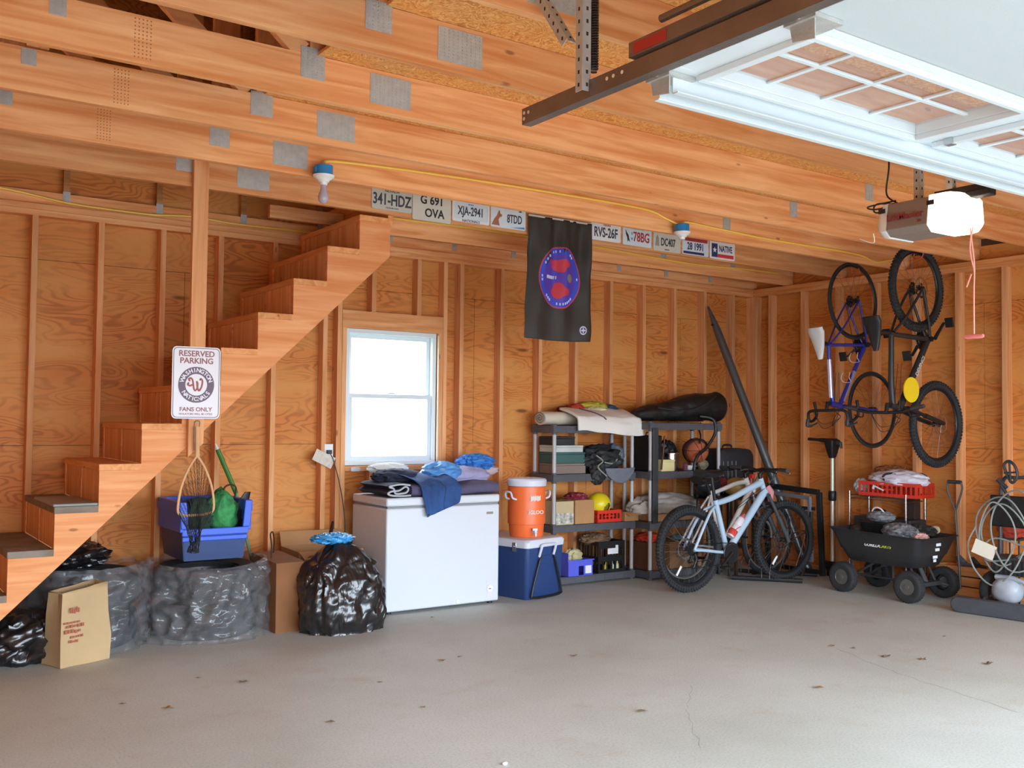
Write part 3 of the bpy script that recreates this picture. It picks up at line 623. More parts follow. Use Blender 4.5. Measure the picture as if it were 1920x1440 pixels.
MB().prism([(.02, -.066), (.08, -.058), (.145, -.05), (.145, -.066)], -.0042, -.0031).build('blue_band', PSKY, p, smooth=0); MB().prism([(.09, .06), (.11, .068), (.125, .058), (.1, .052)], -.0042, -.0031).build('green_sprig', PGR, p, smooth=0)
p = plate(-3.06, 2.872, 'grey white licence plate reading RVS-26F right of flag', PWH); txt(p, 'RVS-26F', .105, 0, -.012, PINK, .66); txt(p, 'TEXAS', .030, .01, .052, PRED, .9)
p = plate(-2.735, 2.868, 'blue white licence plate with black bird and red characters', PW); txt(p, '78BG', .105, .045, -.004, PRED, .72); txt(p, 'R', .03, -.055, .02, PSKY); txt(p, 'W', .03, -.055, -.022, PSKY); txt(p, 'WASHINGTON', .016, 0, .062, PSKY, 1.2)
MB().prism([(-.125, .05), (-.105, .02), (-.09, .005), (-.085, -.02), (-.075, -.05), (-.092, -.035), (-.10, -.05), (-.105, -.015), (-.118, .01)], -.0042, -.0031).build('bird_shape', INK, p, smooth=0)
p = plate(-2.41, 2.862, 'dull grey licence plate reading DC407 behind lamp base', PTAN, .303, .16); txt(p, 'DC407', .088, .012, -.006, PINK, .62); txt(p, 'VERMONT', .014, 0, -.064, PRED)
MB().prism([(-.13, -.04), (-.12, .03), (-.105, .05), (-.09, .02), (-.085, -.04)], -.0042, -.0031).build('grey_emblem', mat('plate grey', '9A9A94', .5), p, smooth=0)
p = plate(-2.085, 2.862, 'white licence plate with red top band and blue bottom band', PW, .303, .15); MB().box(-.14, .14, -.0042, -.0031, .038, .07).build('red_band', PRED, p, smooth=0); MB().box(-.14, .10, -.0042, -.0031, -.068, -.048).build('navy_band', PNAV, p, smooth=0); txt(p, '28 1991', .085, 0, -.006, PNAV, .7)
p = plate(-1.765, 2.858, 'white plate with navy star block and red stripe, rightmost of row', PWH, .303, .15)
MB().box(-.13, -.06, -.0042, -.0031, -.06, .055).build('navy_block', PNAV, p, smooth=0); MB().box(-.058, .135, -.0042, -.0031, -.06, -.03).build('red_band', mat('bright red', 'D83A40', .5), p, smooth=0)
MB().prism([(-.095+(.026 if i % 2 == 0 else .011)*math.sin(i*pi/5), -.0+(.026 if i % 2 == 0 else .011)*math.cos(i*pi/5)) for i in range(10)], -.0054, -.0043).build('star', PWH, p, smooth=0)
txt(p, 'NATIVE', .075, .038, .014, PNAV, .62)

# ================================================================ FLAG
fg = thing('banner_flag', 'black hanging banner flag with blue and red round emblem', 'flag', (-3.375, -1.125, 2.0))
def flagp(u, v, off=0.):   # u 0..1 across, v 0..1 down from the top
    x = -.295+.59*u+.012*math.sin(v*5)*(1-2*u)-.01*v; z = .905-(.905+.01*math.sin(u*pi))*v-(.02*(1-v) if False else 0)
    y = (.030*math.sin(u*17+2*v)*(1-.75*v)+.018*math.sin(u*29+1.3)*math.exp(-3*v)+.015*noise.noise(Vector((u*3, v*5, 2))))*min(1, .25+v*3)
    return Vector((x, y-off, z))
FB = mat('black flag cloth', '332F2A', .6, 0, .2, 300)
MB().sheet(lambda u, v: flagp(u, v), 60, 60).build('cloth', FB, fg, 60, solid=.0015)
MB().box(-.295, .295, -.004, .0, .897, .91).build('hem_strip', mat('white hem', 'D8D2CC', .7), fg, smooth=0)
def disc(R0, R1, cx, cz, mt, nm, off, n=56, asp=1.12, rings=7, blobf=None):
    vs = []; 
    for r_ in range(rings+1):
        for i in range(n):
            a = 2*pi*i/n; R = R0+(R1-R0)*r_/rings
            if blobf: R *= blobf(a)
            vs.append(flagp((cx+R*math.cos(a)+.295)/.59, (.905-(cz+R*asp*math.sin(a)))/.905, off))
    m = MB().add(vs, [(r_*n+i, r_*n+(i+1) % n, (r_+1)*n+(i+1) % n, (r_+1)*n+i) for r_ in range(rings) for i in range(n)])
    m.build(nm, mt, fg, 60)
FBL = mat('flag blue', '3A4CC8', .6); FPU = mat('flag violet', '5A40B0', .6); FRD = mat('flag red', 'C8384A', .6); FWH = mat('flag white', 'C8C8E8', .6)
CX, CZ = .0, .47
disc(0, .20, CX, CZ, FBL, 'emblem_disc', .0018); disc(.0, .155, CX, CZ, FPU, 'emblem_centre', .0026)
disc(.198, .206, CX, CZ, FRD, 'emblem_rim', .0026, rings=1)
disc(0, .085, CX, CZ+.095, FRD, 'red_shape', .0036, asp=.55, blobf=lambda a: 1+.15*math.sin(3*a)+.1*math.cos(5*a)); disc(0, .072, CX, CZ-.10, FRD, 'red_shape', .0036, asp=.75, blobf=lambda a: 1+.18*math.sin(3*a+2)+.1*math.cos(4*a))
disc(0, .03, CX+.085, CZ-.0, mat('badge gold', '8A8A70', .6), 'badge', .004)
m = MB()
for a in (150, 140, 130, 105, 97, 89, 60, 52, 180, 188, 0, 225, 232, 239, 262, 270, 278, 286, 294, 302, 310):
    a = math.radians(a); c = Vector((CX+.176*math.cos(a), 0, CZ+.176*1.12*math.sin(a))); p_ = flagp((c.x+.295)/.59, (.905-c.z)/.905, .004); m.box(p_.x-.006, p_.x+.006, p_.y-.0008, p_.y, p_.z-.009, p_.z+.009)
for i in range(7): 
    p_ = flagp((CX-.12+i*.016+.295)/.59, (.905-CZ)/.905, .0042); m.box(p_.x-.0065, p_.x+.0065, p_.y-.0008, p_.y, p_.z-.012, p_.z+.012)
m.build('emblem_marks', FWH, fg, smooth=0)
disc(.022, .030, .215, .085, FWH, 'corner_badge', .002, rings=1, asp=1.1); disc(0, .014, .215, .085, FWH, 'corner_badge', .002, blobf=lambda a: 1+.4*math.cos(4*a))
# ================================================================ CHEST FREEZER AND WHAT LIES ON IT
fz = thing('chest_freezer', 'white chest freezer below the window', 'freezer', (-4.567, -.683, 0))
FW, FD, FH = .967, .56, .83
MB().box(0, FW, 0, FD, .02, FH-.075).build('body', WHT, fz, bev=.012)
MB().box(-.002, FW+.002, -.003, FD, FH-.062, FH).build('lid', WHT, fz, bev=.014)
MB().box(.01, FW-.01, .008, FD-.01, FH-.074, FH-.063).build('lid_seal', mat('seal grey', '8A8C90', .6), fz, smooth=0)
for x in (.05, FW-.05):
    for y in (.05, FD-.05): MB().lathe([(.02, 0), (.02, .02)], 12, (x, y, 0)).build('foot', BLK, fz)
m = MB(); m.M = TX(FW-.09, -.001, .69); m.box(-.03, .03, -.009, .009, 0, .001); m.build('brand_badge', mat('badge silver', 'A0A0A0', .3, .8), fz, smooth=0)
m = MB().lathe([(.028, 0), (.026, -.008)], 24, (FW-.085, 0, .12), 'y'); m.build('thermostat_dial', WPL, fz)
MB().box(FW-.11, FW-.06, -.002, 0, .05, .19).build('control_panel', mat('panel grey white', 'DADCE0', .3), fz, smooth=0); MB().box(FW-.095, FW-.075, -.010, -.008, .115, .12).build('dial_mark', INK, fz, smooth=0)
MB().lathe([(.016, 0), (.014, -.006)], 20, (FW*.62, 0, .045), 'y').build('drain_plug', WPL, fz)
# rolled quilt: folded slab along the freezer top with a curled left end
QP = mat('purple grey quilt', '5A5470', .9, 0, .5, 45, .1, 20); QL = mat('lilac cloth', 'A9A6CC', .9, 0, .5, 40, .1, 10); DNM = mat('dark denim', '2A2E44', .9, 0, .4, 80); DEN = mat('blue denim', '2F5490', .85, 0, .6, 90, .3, 6); LBL = mat('light blue nylon', '5C9CDC', .5, 0, .8, 12, .15, 6); CRM = mat('white cloth', 'DCE2E2', .9, 0, .5, 30)
def soft_slab(x0, x1, y0, y1, z0, h, hz, nx=40, ny=26, am=.01, seed=0):
    """padded cloth slab with rounded long edges; hz(u,v) extra height"""
    secs = []
    for i in range(nx+1):
        u = i/nx; x = x0+(x1-x0)*u; q = []
        for j in range(ny):
            t = 2*pi*j/ny; c, s_ = math.cos(t), math.sin(t)
            yy = (y0+y1)/2+(y1-y0)/2*math.copysign(abs(c)**.35, c); v = (yy-y0)/(y1-y0)
            H = h+hz(u, v); zz = z0+H/2+H/2*math.copysign(abs(s_)**.6, s_)
            nz = am*noise.noise(Vector((x*7, yy*7, zz*5+seed))); 
            q.append((x+nz*.5*(i in (0, nx)), yy+nz, max(z0, zz+nz)))
        secs.append(q)
    return MB().loft(secs)
tag(soft_slab(-4.36, -3.60, -.675, -.18, .8325, .088, lambda u, v: .012*u*0+.01*math.sin(u*9)).build('folded_quilt', QP, smooth=60), 'purple grey quilt folded flat along the freezer top', 'quilt')
rq = thing('rolled_quilt', 'dark quilt end with pale piping curled at the left of the freezer top', 'quilt', (-4.47, -.43, .833))
def curl(y): return [(.095, y, .012), (.02, y, .010), (-.06, y, .016), (-.09, y, .03), (-.06, y, .045), (.0, y, .05), (.05, y, .075), (.075, y, .06), (.06, y, .035), (.02, y, .028), (-.03, y, .03), (-.045, y, .065), (-.08, y, .078), (-.03, y, .09), (.03, y, .093), (.09, y, .085)]
def curlsheet(u, v):
    P = curl(0); t = u*(len(P)-1); i = min(int(t), len(P)-2); t -= i; a, b = Vector(P[i]), Vector(P[i+1]); p = a.lerp(b, t); return (p.x+.006*math.sin(v*6), -.25+.46*v, p.z+.003)
MB().sheet(curlsheet, 60, 14).build('cloth', DNM, rq, 60, solid=.012)
MB().tube(smooth_path(curl(-.252), 5), .007, 6).build('piping', mat('pale piping', 'B8BCC4', .8), rq)
# denim jacket draped over the front of the freezer
jk = thing('denim_jacket', 'blue denim jacket draped over the freezer front edge', 'jacket', (0, 0, 0))
def jac(u, v):   # v 0 back on top -> 1 lower hanging hem ; narrowing to the lower left corner
    prof = [(-.28, .955), (-.40, .985), (-.52, .97), (-.64, .945), (-.70, .90), (-.708, .83), (-.710, .76), (-.712, .69)]
    t = v*(len(prof)-1); i = min(int(t), len(prof)-2); t -= i; y = prof[i][0]+(prof[i+1][0]-prof[i][0])*t; z = prof[i][1]+(prof[i+1][1]-prof[i][1])*t
    k = max(0, (v-.5)/.5)
    xl = -4.44+.13*min(1, v*2)+.05*k; xr = -3.97+.02*v-.03*k
    if k > 0: z += (.09*(u-.05)*1.0)*k*k*1.1
    x = xl+(xr-xl)*u
    f = .014*math.sin(u*14+v*5)+.012*noise.noise(Vector((u*4, v*4, 1)))+.02*max(0, noise.noise(Vector((u*3+5, v*2.2, 4))))
    return (x, y-abs(f)*(1 if v > .5 else .2), z+(f if v < .55 else 0)*.8)
MB().sheet(jac, 44, 50).build('cloth', DEN, jk, 60, solid=.006)
MB().tube(smooth_path([Vector(jac(.02+.96*i/10, .995)) for i in range(11)], 2), .004, 6).build('hem', mat('denim seam', '24406E', .8), jk)
MB().tube(smooth_path([Vector(jac(.62-.1*i/10, .3+.68*i/10)) for i in range(11)], 2), .006, 6).build('button_band', MATS['denim seam'], jk)
MB().tube([Vector(jac(.04, .97))+Vector((0, -.004, 0)), Vector(jac(.04, .97))+Vector((0, -.008, 0))], .007, 10).build('button', INK, jk)
tag(MB().blob((-3.97, -.42, .995), (.155, .12, .075), .35, 1.6, 3, 44, 30, ridge=True, flat=.925).build('nylon_jacket', LBL, smooth=70), 'light blue shiny jacket crumpled above the denim one on the freezer', 'jacket')
tag(MB().blob((-4.33, -.38, .965), (.19, .13, .055), .3, 1.8, 5, 44, 26, ridge=True, flat=.93).build('dark_jacket', DNM, smooth=70), 'near black garment lying on the quilt left of the denim jacket', 'clothes')
tag(MB().blob((-4.33, -.24, 1.02), (.17, .07, .04), .3, 1.6, 8, 40, 24, ridge=True, flat=.96).build('white_cloth', CRM, smooth=70), 'white cloth heaped behind the dark garment under the window', 'cloth')
tag(MB().blob((-3.74, -.33, .955), (.25, .16, .075), .22, 1.8, 11, 44, 26, ridge=True, flat=.915).build('lilac_blanket', QL, smooth=70), 'lilac knitted blanket heaped on the right of the freezer', 'blanket')
bm_ = MB().blob((-3.55, -.25, 1.05), (.16, .10, .065), .5, 3.2, 2, 64, 40, ridge=True, flat=.99)
tag(bm_.build('mesh_bundle', mat('bright blue netting', '3F86D8', .55, 0, 1., 30, .3, 20), smooth=80), 'bright blue crumpled mesh bundle on the lilac blanket', 'bundle')
tag(MB().blob((-3.42, -.22, .99), (.10, .09, .045), .25, 2, 4, 30, 20, flat=.95).build('pink_cloth', mat('dusty pink cloth', 'C8B0B4', .9, 0, .4, 30), smooth=70), 'dusty pink cloth behind the orange drink cooler lid', 'cloth')
tag(MB().prism(rrect(.08, .03, .01), -.012, 0).build('paper_bundle', CRM, smooth=0), 'small white packet on the sill left under the window', 'packet')
bpy.data.objects['paper_bundle'].location = (-4.50, -.02, 1.005)

# ================================================================ COOLERS
NB = mat('cooler navy', '2A4478', .4, 0, .08, 150); CL = mat('cooler lid white', 'D8DCE8', .4); CG = mat('chrome', 'C0C4C8', .2, 1.)
bc = thing('ice_chest', 'large navy blue ice chest with white lid beside the freezer', 'cooler', (-3.375, -.74, 0), math.radians(13))
W_, D_, H_ = .45, .60, .40
secs = []
for z, ins in ((0, .022), (.012, .012), (.40, .0)): 
    P = rrect(W_-2*ins, D_-2*ins, .035); secs.append([(a+W_/2, b+D_/2, z) for a, b in P])
MB().loft(secs).build('body', NB, bc, 50)
secs = []
for z, ins in ((.402, -.006), (.445, -.010), (.462, .0), (.468, .02)):
    P = rrect(W_-2*ins, D_-2*ins, .04); secs.append([(a+W_/2, b+D_/2, z) for a, b in P])
MB().loft(secs).build('lid', CL, bc, 40)
for y in (.13, .42): 
    m = MB(); m.box(-.012, -.002, y-.02, y+.02, .37, .44); m.lathe([(.009, -.02), (.009, -.008)], 10, (0, y, .41), 'x'); m.build('latch', CG, bc, bev=.002)
h = MB(); h.tube(smooth_path([(.135, -.006, .33), (.135, -.030, .40), (.15, -.034, .42), (.29, -.034, .42), (.305, -.030, .40), (.305, -.006, .33)], 5), .011, 8); h.build('carry_handle', CL, bc)
h = MB(); h.tube(smooth_path([(.15, -.018, .33), (.12, -.018, .28), (.045, -.014, .06), (.06, -.014, .02), (.22, -.014, .012), (.38, -.014, .02), (.395, -.014, .06), (.32, -.018, .28), (.29, -.018, .33)], 6), .009, 8); h.build('tow_handle', BLK, bc)
MB().box(.13, .31, -.008, .001, .27, .335).build('handle_mount', NB, bc, bev=.004)
wc = thing('drink_cooler', 'orange round drink cooler with white lid on the ice chest', 'drink cooler', (-3.215, -.50, .469))
ORG = mat('cooler orange', 'F57238', .4, 0, .05, 200)
n_ = 72; secs = []
for z, R, rib in ((0, .128, 0), (.012, .136, 0), (.10, .142, 0), (.104, .149, 1), (.235, .150, 1), (.24, .150, 0), (.36, .154, 0), (.40, .150, 0)):
    secs.append([((R+(.0018 if rib and j % 2 else 0))*math.cos(2*pi*j/n_), (R+(.0018 if rib and j % 2 else 0))*math.sin(2*pi*j/n_), z) for j in range(n_)])
MB().loft(secs).build('body', ORG, wc, 40)
MB().lathe([(.150, .401), (.158, .405), (.160, .45), (.150, .462), (.10, .468), (.02, .469)], 48).build('lid', CL, wc, 40)
for a in (math.radians(186), math.radians(-8)):
    M = Matrix.Rotation(a, 4, 'Z'); m = MB(); m.M = M
    m.tube(smooth_path([(.148, -.045, .30), (.185, -.04, .315), (.195, -.03, .355), (.195, .03, .355), (.185, .04, .315), (.148, .045, .30)], 4), .008, 8); m.build('handle', CL, wc)
MF = Matrix.Rotation(math.radians(-118+90), 4, 'Z')
def onface(ang, z, R=.1535): return Matrix.Rotation(math.radians(ang), 4, 'Z') @ Matrix.Translation((0, -R, z)) @ Matrix.Rotation(pi/2, 4, 'X')
m = MB(); m.M = onface(-12, .05, .146); m.lathe([(.018, 0), (.018, .012), (.012, .03), (.012, .045)], 16, (0, 0, 0)); m.box(-.022, .022, .010, .028, .02, .03); m.box(-.007, .007, -.035, .0, .03, .045); m.build('spigot', CL, wc, bev=.002)
m = MB(); m.M = onface(-8, .31, .1545)
for i in range(9): m.box(-.045+i*.010, -.037+i*.010, -.022+.004*(i % 3), .022-.005*(i % 2), 0, .0015)
m.build('front_label', mat('label white', 'E8E4E0', .5), wc, smooth=0)
m = MB(); m.text('IGLOO', .04, onface(-6, .20, .1545), 1.1); m.build('lettering', MATS['label white'], wc, smooth=0)

# ================================================================ UNDER THE STAIRS
CLR = plastic_film('clear polythene', 'A2A4A8', .27, .10, 2.6); BKP = plastic_film('black polythene', '17171A', 1., .3, 3.0)
def tire_stack(x, y, R, n, lab):
    for i in range(n):
        t = thing('car_tire', lab[i], 'tire', (x, y, .225*i))
        MB().lathe([(.21, .02), (R-.05, .0), (R-.01, .03), (R, .07), (R, .15), (R-.01, .19), (R-.05, .22), (.21, .20), (.20, .11)], 48, cap=False).build('tread', RUB, t, 50)
        MB().lathe([(.05, .09), (.10, .05), (.19, .05), (.205, .03), (.205, .19), (.19, .17)], 32, cap=False).build('wheel_rim', mat('alloy rim', '9A9CA0', .3, .9), t, 50)
tire_stack(-5.80, -.52, .335, 2, ['black tyre at the bottom of the stack under the blue tub', 'black tyre on top of the stack under the blue tub'])
def wrap(cx, cy, rx, ry, h, seed, rimdip, nm, lab, mt, nu=130, nv=64, am=.09, base=1.06):
    vs = []
    for j in range(nv+1):
        v = j/nv; z = h*v
        for i in range(nu):
            a = 2*pi*i/nu
            k = base-.05*math.sin(v*pi)*0-.14*max(0, v-.86)/.14+.04*math.sin(5*a+seed)*(1-v)
            d = Vector((math.cos(a)*2.1, math.sin(a)*2.1, v*2.4+seed))
            nz = am*((.3-abs(noise.noise(d*1.1))*1.6)+.55*(.3-abs(noise.noise(d*2.6+Vector((0, 0, v*2))))*1.4)+.2*(.3-abs(noise.noise(d*6))*1.4))+.05*max(0, math.cos(a-.2))**6*(1-abs(v-.72)*2.2)*(v > .3)
            zz = z-(rimdip(a) if v > .9 else 0)*(v-.9)/.1
            if j == 0: k += .05; zz = 0
            vs.append((cx+rx*math.cos(a)*(k+nz), cy+ry*math.sin(a)*(k+nz), max(0, zz+nz*.12*(v > .05))))
    m = MB().add(vs, [(j*nu+i, j*nu+(i+1) % nu, (j+1)*nu+(i+1) % nu, (j+1)*nu+i) for j in range(nv) for i in range(nu)])
    return tag(m.build(nm, mt, smooth=80), lab, 'plastic wrap')
wrap(-5.80, -.53, .385, .37, .485, 3, lambda a: .03*max(0, -math.sin(a)), 'plastic_wrap', 'clear plastic bag wrapped round the tyre stack under the blue tub', CLR, am=.13)
tire_stack(-6.54, -.46, .325, 2, ['black tyre at the bottom of the left wrapped stack under the stairs', 'black tyre on top of the left wrapped stack under the stairs'])
wrap(-6.54, -.46, .365, .365, .49, 8, lambda a: 0, 'plastic_wrap', 'clear plastic bag wrapped round the left tyre stack behind the paper bag', CLR, am=.13)
tag(MB().blob((-6.62, -.33, .52), (.24, .2, .09), .45, 2.2, 3, 60, 36, ridge=True, flat=.462).build('trash_bag', BKP, smooth=80), 'flat black plastic bag lying on the left wrapped tyres', 'trash bag')
tag(MB().blob((-6.93, -.78, .13), (.22, .18, .15), .4, 2.0, 6, 60, 36, ridge=True, flat=0.).build('trash_bag', BKP, smooth=80), 'dark plastic bag on the floor at the foot of the stair, far left', 'trash bag')
# paper grocery bag
kb = thing('paper_bag', 'tan paper grocery bag with red print below the stair stringer', 'paper bag', (-6.655, -.93, 0), math.radians(20))
secs = []
for z, sx, sy, q in ((0, .145, .088, 0), (.004, .152, .09, 0), (.14, .150, .085, .010), (.28, .145, .075, .016), (.40, .138, .066, .012), (.425, .136, .064, .004)):
    P = []
    for i, (a, b) in enumerate(((-1, -1), (-.5, -1), (0, -1), (.5, -1), (1, -1), (1, 0), (1, 1), (.5, 1), (0, 1), (-.5, 1), (-1, 1), (-1, 0))):
        dx = -q*1.4 if i == 5 else (q*1.4 if i == 11 else 0); P.append((a*sx+dx+.004*math.sin(i*3+z*20), b*sy+.006*math.sin(i*2+z*17), z+(.018*a if z > .4 else 0)))
    secs.append(P)
m = MB().loft(secs, cap=False); m.add(secs[0], [tuple(range(12))])
m.build('bag', KRAFT, kb, 30, solid=.002)
m = MB(); rnd = random.Random(3)
m.M = Matrix.Translation((-.152, 0, 0)) @ Matrix.Rotation(0, 4, 'Z')
RP = mat('bag red print', 'A8604A', .8)
m = MB()
for (cx, cz, wx, wz) in ((-.075, .31, .03, .022), (-.09, .245, .05, .006), (-.07, .225, .055, .01), (-.085, .195, .05, .012), (-.06, .165, .04, .008), (-.08, .14, .03, .008)):
    for i in range(5): 
        a = cx+(i-2)*wx*.4; m.box(a-wx*.15, a+wx*.15, -.0935, -.0905, cz-wz*rnd.uniform(.4, 1), cz+wz*rnd.uniform(.4, 1))
m.build('red_print', RP, kb, smooth=0)
# blue recycling tub with cut-down front
tb = thing('storage_tub', 'blue recycling tub with low open front standing on wrapped tyres', 'tub', (-5.79, -.43, .486))
TB = mat('tub dark blue', '1E3C74', .45); TL = mat('tub rim blue', '2C5CDC', .4)
def tubw(z): return .19+.035*z/.36, .22+.03*z/.36
m = MB(); 
def wall_poly(z0, z1, side):
    a0, b0 = tubw(z0); a1, b1 = tubw(z1)
    if side == 'L': return [(-a0, -b0, z0), (-a0, b0, z0), (-a1, b1, z1), (-a1, -b1, z1)]
    if side == 'R': return [(a0, -b0, z0), (a0, b0, z0), (a1, b1, z1), (a1, -b1, z1)]
    if side == 'B': return [(-a0, b0, z0), (a0, b0, z0), (a1, b1, z1), (-a1, b1, z1)]
    return [(-a0, -b0, z0), (a0, -b0, z0), (a1, -b1, z1), (-a1, -b1, z1)]
for s_, zt in (('L', .36), ('R', .36), ('B', .36), ('F', .17)): m.add(wall_poly(0, zt, s_), [(0, 1, 2, 3)])
a, b = tubw(0); m.add([(-a, -b, 0), (a, -b, 0), (a, b, 0), (-a, b, 0)], [(0, 1, 2, 3)])
m.build('tub_body', TB, tb, smooth=0, solid=.008)
m = MB()
a, b = tubw(.36)
P = [(-a+.03, -b-.006, .36), (-a, -b, .36), (-a, b, .36), (a, b, .36), (a, -b, .36), (a-.03, -b-.006, .36), (a-.035, -b+.0, .20), (a-.05, -b+.006, .175), (-a+.05, -b+.006, .175), (-a+.035, -b, .20)]
for z0, z1, o_ in ((.12, .15, .012), (.155, .20, .016)):
    a_, b_ = tubw(z1); m.box(-a_-.006, a_+.006, -b_-o_, -b_+.002, z0, z1)
for x_ in (-1, 1):
    a_, b_ = tubw(.3); m.box(x_*a_-.018, x_*a_+.018, -b_-.012, b_+.004, .30, .372); m.prism([(x_*(a_+.004), .2), (x_*(a_-.045), .2), (x_*(a_-.03), .372), (x_*(a_+.016), .372)], -b_-.014, -b_+.004)
    m.box(x_*a_-.010, x_*a_+.012, -b_-.008, b_, .18, .30)
m.box(-a, a, b-.006, b+.014, .33, .372)
m.build('tub_rim', TL, tb, smooth=0, bev=.005)
GRN = mat('green net cloth', '3F9A58', .8, 0, .8, 60, .35, 25)
tag(MB().blob((-5.70, -.50, .76), (.10, .13, .16), .2, 2.2, 4, 44, 32).build('green_bag', GRN, smooth=70), 'bright green rope bag stuffed in the blue tub', 'bag')
tag(MB().blob((-5.84, -.47, .74), (.11, .14, .12), .3, 2.6, 7, 44, 30, ridge=True).build('green_netting', mat('dark green netting', '2A4A38', .9, 0, 1., 60, .4, 30), smooth=70), 'dark green netting bundled at the left of the blue tub', 'netting')
m = MB().loft([[(-5.66+a_*k, -.54+b_*k*.5, z) for a_, b_ in ((1, 0), (.3, 1), (-1, .4), (-1, -.6), (.2, -1))] for z, k in ((.62, .03), (.72, .05), (.84, .035), (.90, .02))])
for v_ in range(len(m.v)): x, y, z = m.v[v_]; m.v[v_] = (x+(z-.62)*.45, y, z)
tag(m.build('umbrella', BLK, smooth=60), 'black folded umbrella like bundle leaning in the blue tub', 'umbrella')
tag(MB().tube(smooth_path([(-5.70, -.52, .86), (-5.69, -.53, .93), (-5.65, -.53, .95), (-5.61, -.52, .93), (-5.61, -.5, .86)]), .006, 6).build('rope_loop', mat('brown rope', '4A3020', .9)), 'dark brown loop standing over the green bag', 'rope')
t = thing('garden_pole', 'long green pole leaning on the wall behind the blue tub', 'pole', (0, 0, 0))
MB().tube([(-5.60, -.10, 1.17), (-5.47, -.13, .86)], .017, 10).build('grip', mat('green grip', '3E7A2A', .4), t); MB().tube([(-5.47, -.13, .86), (-5.27, -.17, .02)], .011, 10).build('shaft', mat('pale green shaft', '6E9A74', .4), t)
MB().tube([(-5.615, -.097, 1.21), (-5.60, -.10, 1.17)], [.005, .012], 8).build('tip', WPL, t)
# landing net hanging from the sign post
ln = thing('landing_net', 'wooden hooped landing net hanging below the parking sign', 'landing net', (-6.07, -1.165, 0))
WDN = mat('pale bent wood', 'D9A878', .5)
hp = smooth_path([(0, 0, 1.17), (-.045, 0, 1.10), (-.085, 0, 1.0), (-.103, 0, .90), (-.10, .01, .84), (-.06, .05, .82), (0, .07, .815), (.06, .05, .82), (.10, .01, .84), (.103, 0, .90), (.085, 0, 1.0), (.045, 0, 1.10), (0, 0, 1.17)], 6)
MB().tube(hp, .0075, 8).build('hoop', WDN, ln)
MB().tube([(0, 0, 1.165), (0, 0, 1.20), (-.005, 0, 1.34)], [.016, .013, .010], 8).build('handle', WDN, ln); MB().tube(smooth_path([(-.02, -.004, 1.20), (-.022, -.006, 1.33), (-.018, -.006, 1.37), (.008, -.006, 1.37), (.008, -.004, 1.34)], 4), .0035, 6).build('hook', mat('wire hook', '6A5448', .4, .6), ln)
m = MB(); NT = mat('black netting', '22221E', .9)
def netp(u, v):
    a = 2*pi*u; i = u*(len(hp)-1); k = min(int(i), len(hp)-2); top = hp[k].lerp(hp[k+1], i-k)
    bot = Vector((.025*math.cos(a)-.0, .03+.02*math.sin(a), .60)); s_ = v**.8; p_ = top.lerp(bot, s_); bul = math.sin(v*pi)*.035
    return p_+Vector((math.cos(a+pi/2)*bul*-1*.6, -.02*math.sin(v*pi)+.02*math.sin(a)*v, 0))+Vector((noise.noise(Vector((u*8, v*6, 1)))*.02*v, noise.noise(Vector((u*8, v*6, 5)))*.02*v, 0))
nu, nv = 30, 20
for i in range(nu):
    m.tube([netp((i+(.5 if j % 2 else 0)) / nu % 1.0, j/nv) for j in range(nv+1)], .0016, 3, cap=False); m.tube([netp((i+(0 if j % 2 else .5)) / nu % 1.0, j/nv) for j in range(nv+1)], .0016, 3, cap=False)
m.build('net_mesh', NT, ln)

# black trash bag and boxes left of the freezer
tg = thing('trash_bag', 'large shiny black trash bag tied with blue beside the freezer', 'trash bag', (-5.01, -.88, 0))
def bagp(i, j, nu, nv):
    v = j/nv; a = 2*pi*i/nu
    R = [.27, .295, .30, .295, .285, .275, .255, .22, .18, .12, .05]; t = v*10; k = min(int(t), 9); r_ = R[k]+(R[k+1]-R[k])*(t-k)
    z = .58*(1-(1-v)**1.25) if v < .9 else .58*(1-.1**1.25)+.02*(v-.9)/.1
    d = Vector((math.cos(a)*1.9, math.sin(a)*1.9, v*2.2))
    nz = .16*(.28-abs(noise.noise(d*1.1+Vector((3, 1, 2))))*1.4)+.09*(.25-abs(noise.noise(d*2.7+Vector((7, 0, 2))))*1.3)+.035*(.3-abs(noise.noise(d*6))*1.3)
    sg = lambda q: math.copysign(abs(q)**.8, q)
    x = r_*sg(math.cos(a))*(1+nz)+.05*v*0; y = r_*.82*sg(math.sin(a))*(1+nz)
    if j == 0: return (x*1.02, y*1.02, 0)
    return (x+(.03 if v > .7 else 0), y, max(0, z*(1+.10*noise.noise(d*1.2))-.10*max(0, math.cos(a))*v**3))
nu, nv = 110, 70
m = MB().add([bagp(i, j, nu, nv) for j in range(nv+1) for i in range(nu)], [(j*nu+i, j*nu+(i+1) % nu, (j+1)*nu+(i+1) % nu, (j+1)*nu+i) for j in range(nv) for i in range(nu)]+[tuple(range(nu)), tuple(nv*nu+i for i in range(nu))])
m.build('bag', BKP, tg, 80)
MB().blob((-.07, -.02, .60), (.14, .09, .035), .5, 2.5, 9, 48, 26, ridge=True).build('bag_tie', plastic_film('blue polythene', '3AA0E0', 1., .3, 14.), tg, 80)
MB().tube([(-.06, .05, .58), (-.02, .09, .70)], [.02, .008], 8).build('bag_ear', BKP, tg)
bx = thing('paper_bag', 'tall brown paper shopping bag with dark handle behind the trash bag', 'paper bag', (-5.35, -.60, 0), math.radians(4))
m = MB(); m.box(-.10, .10, -.22, .16, 0, .45); m.v = [(x*(1.0 if z < .1 else 1.02)+.004*math.sin(y*30), y, z+(.03 if y > 0 and z > .2 else 0)) for x, y, z in m.v]; m.build('bag', mat('brown card bag', '8A5A34', .8, 0, .2, 20, .15, 6), bx, smooth=0)
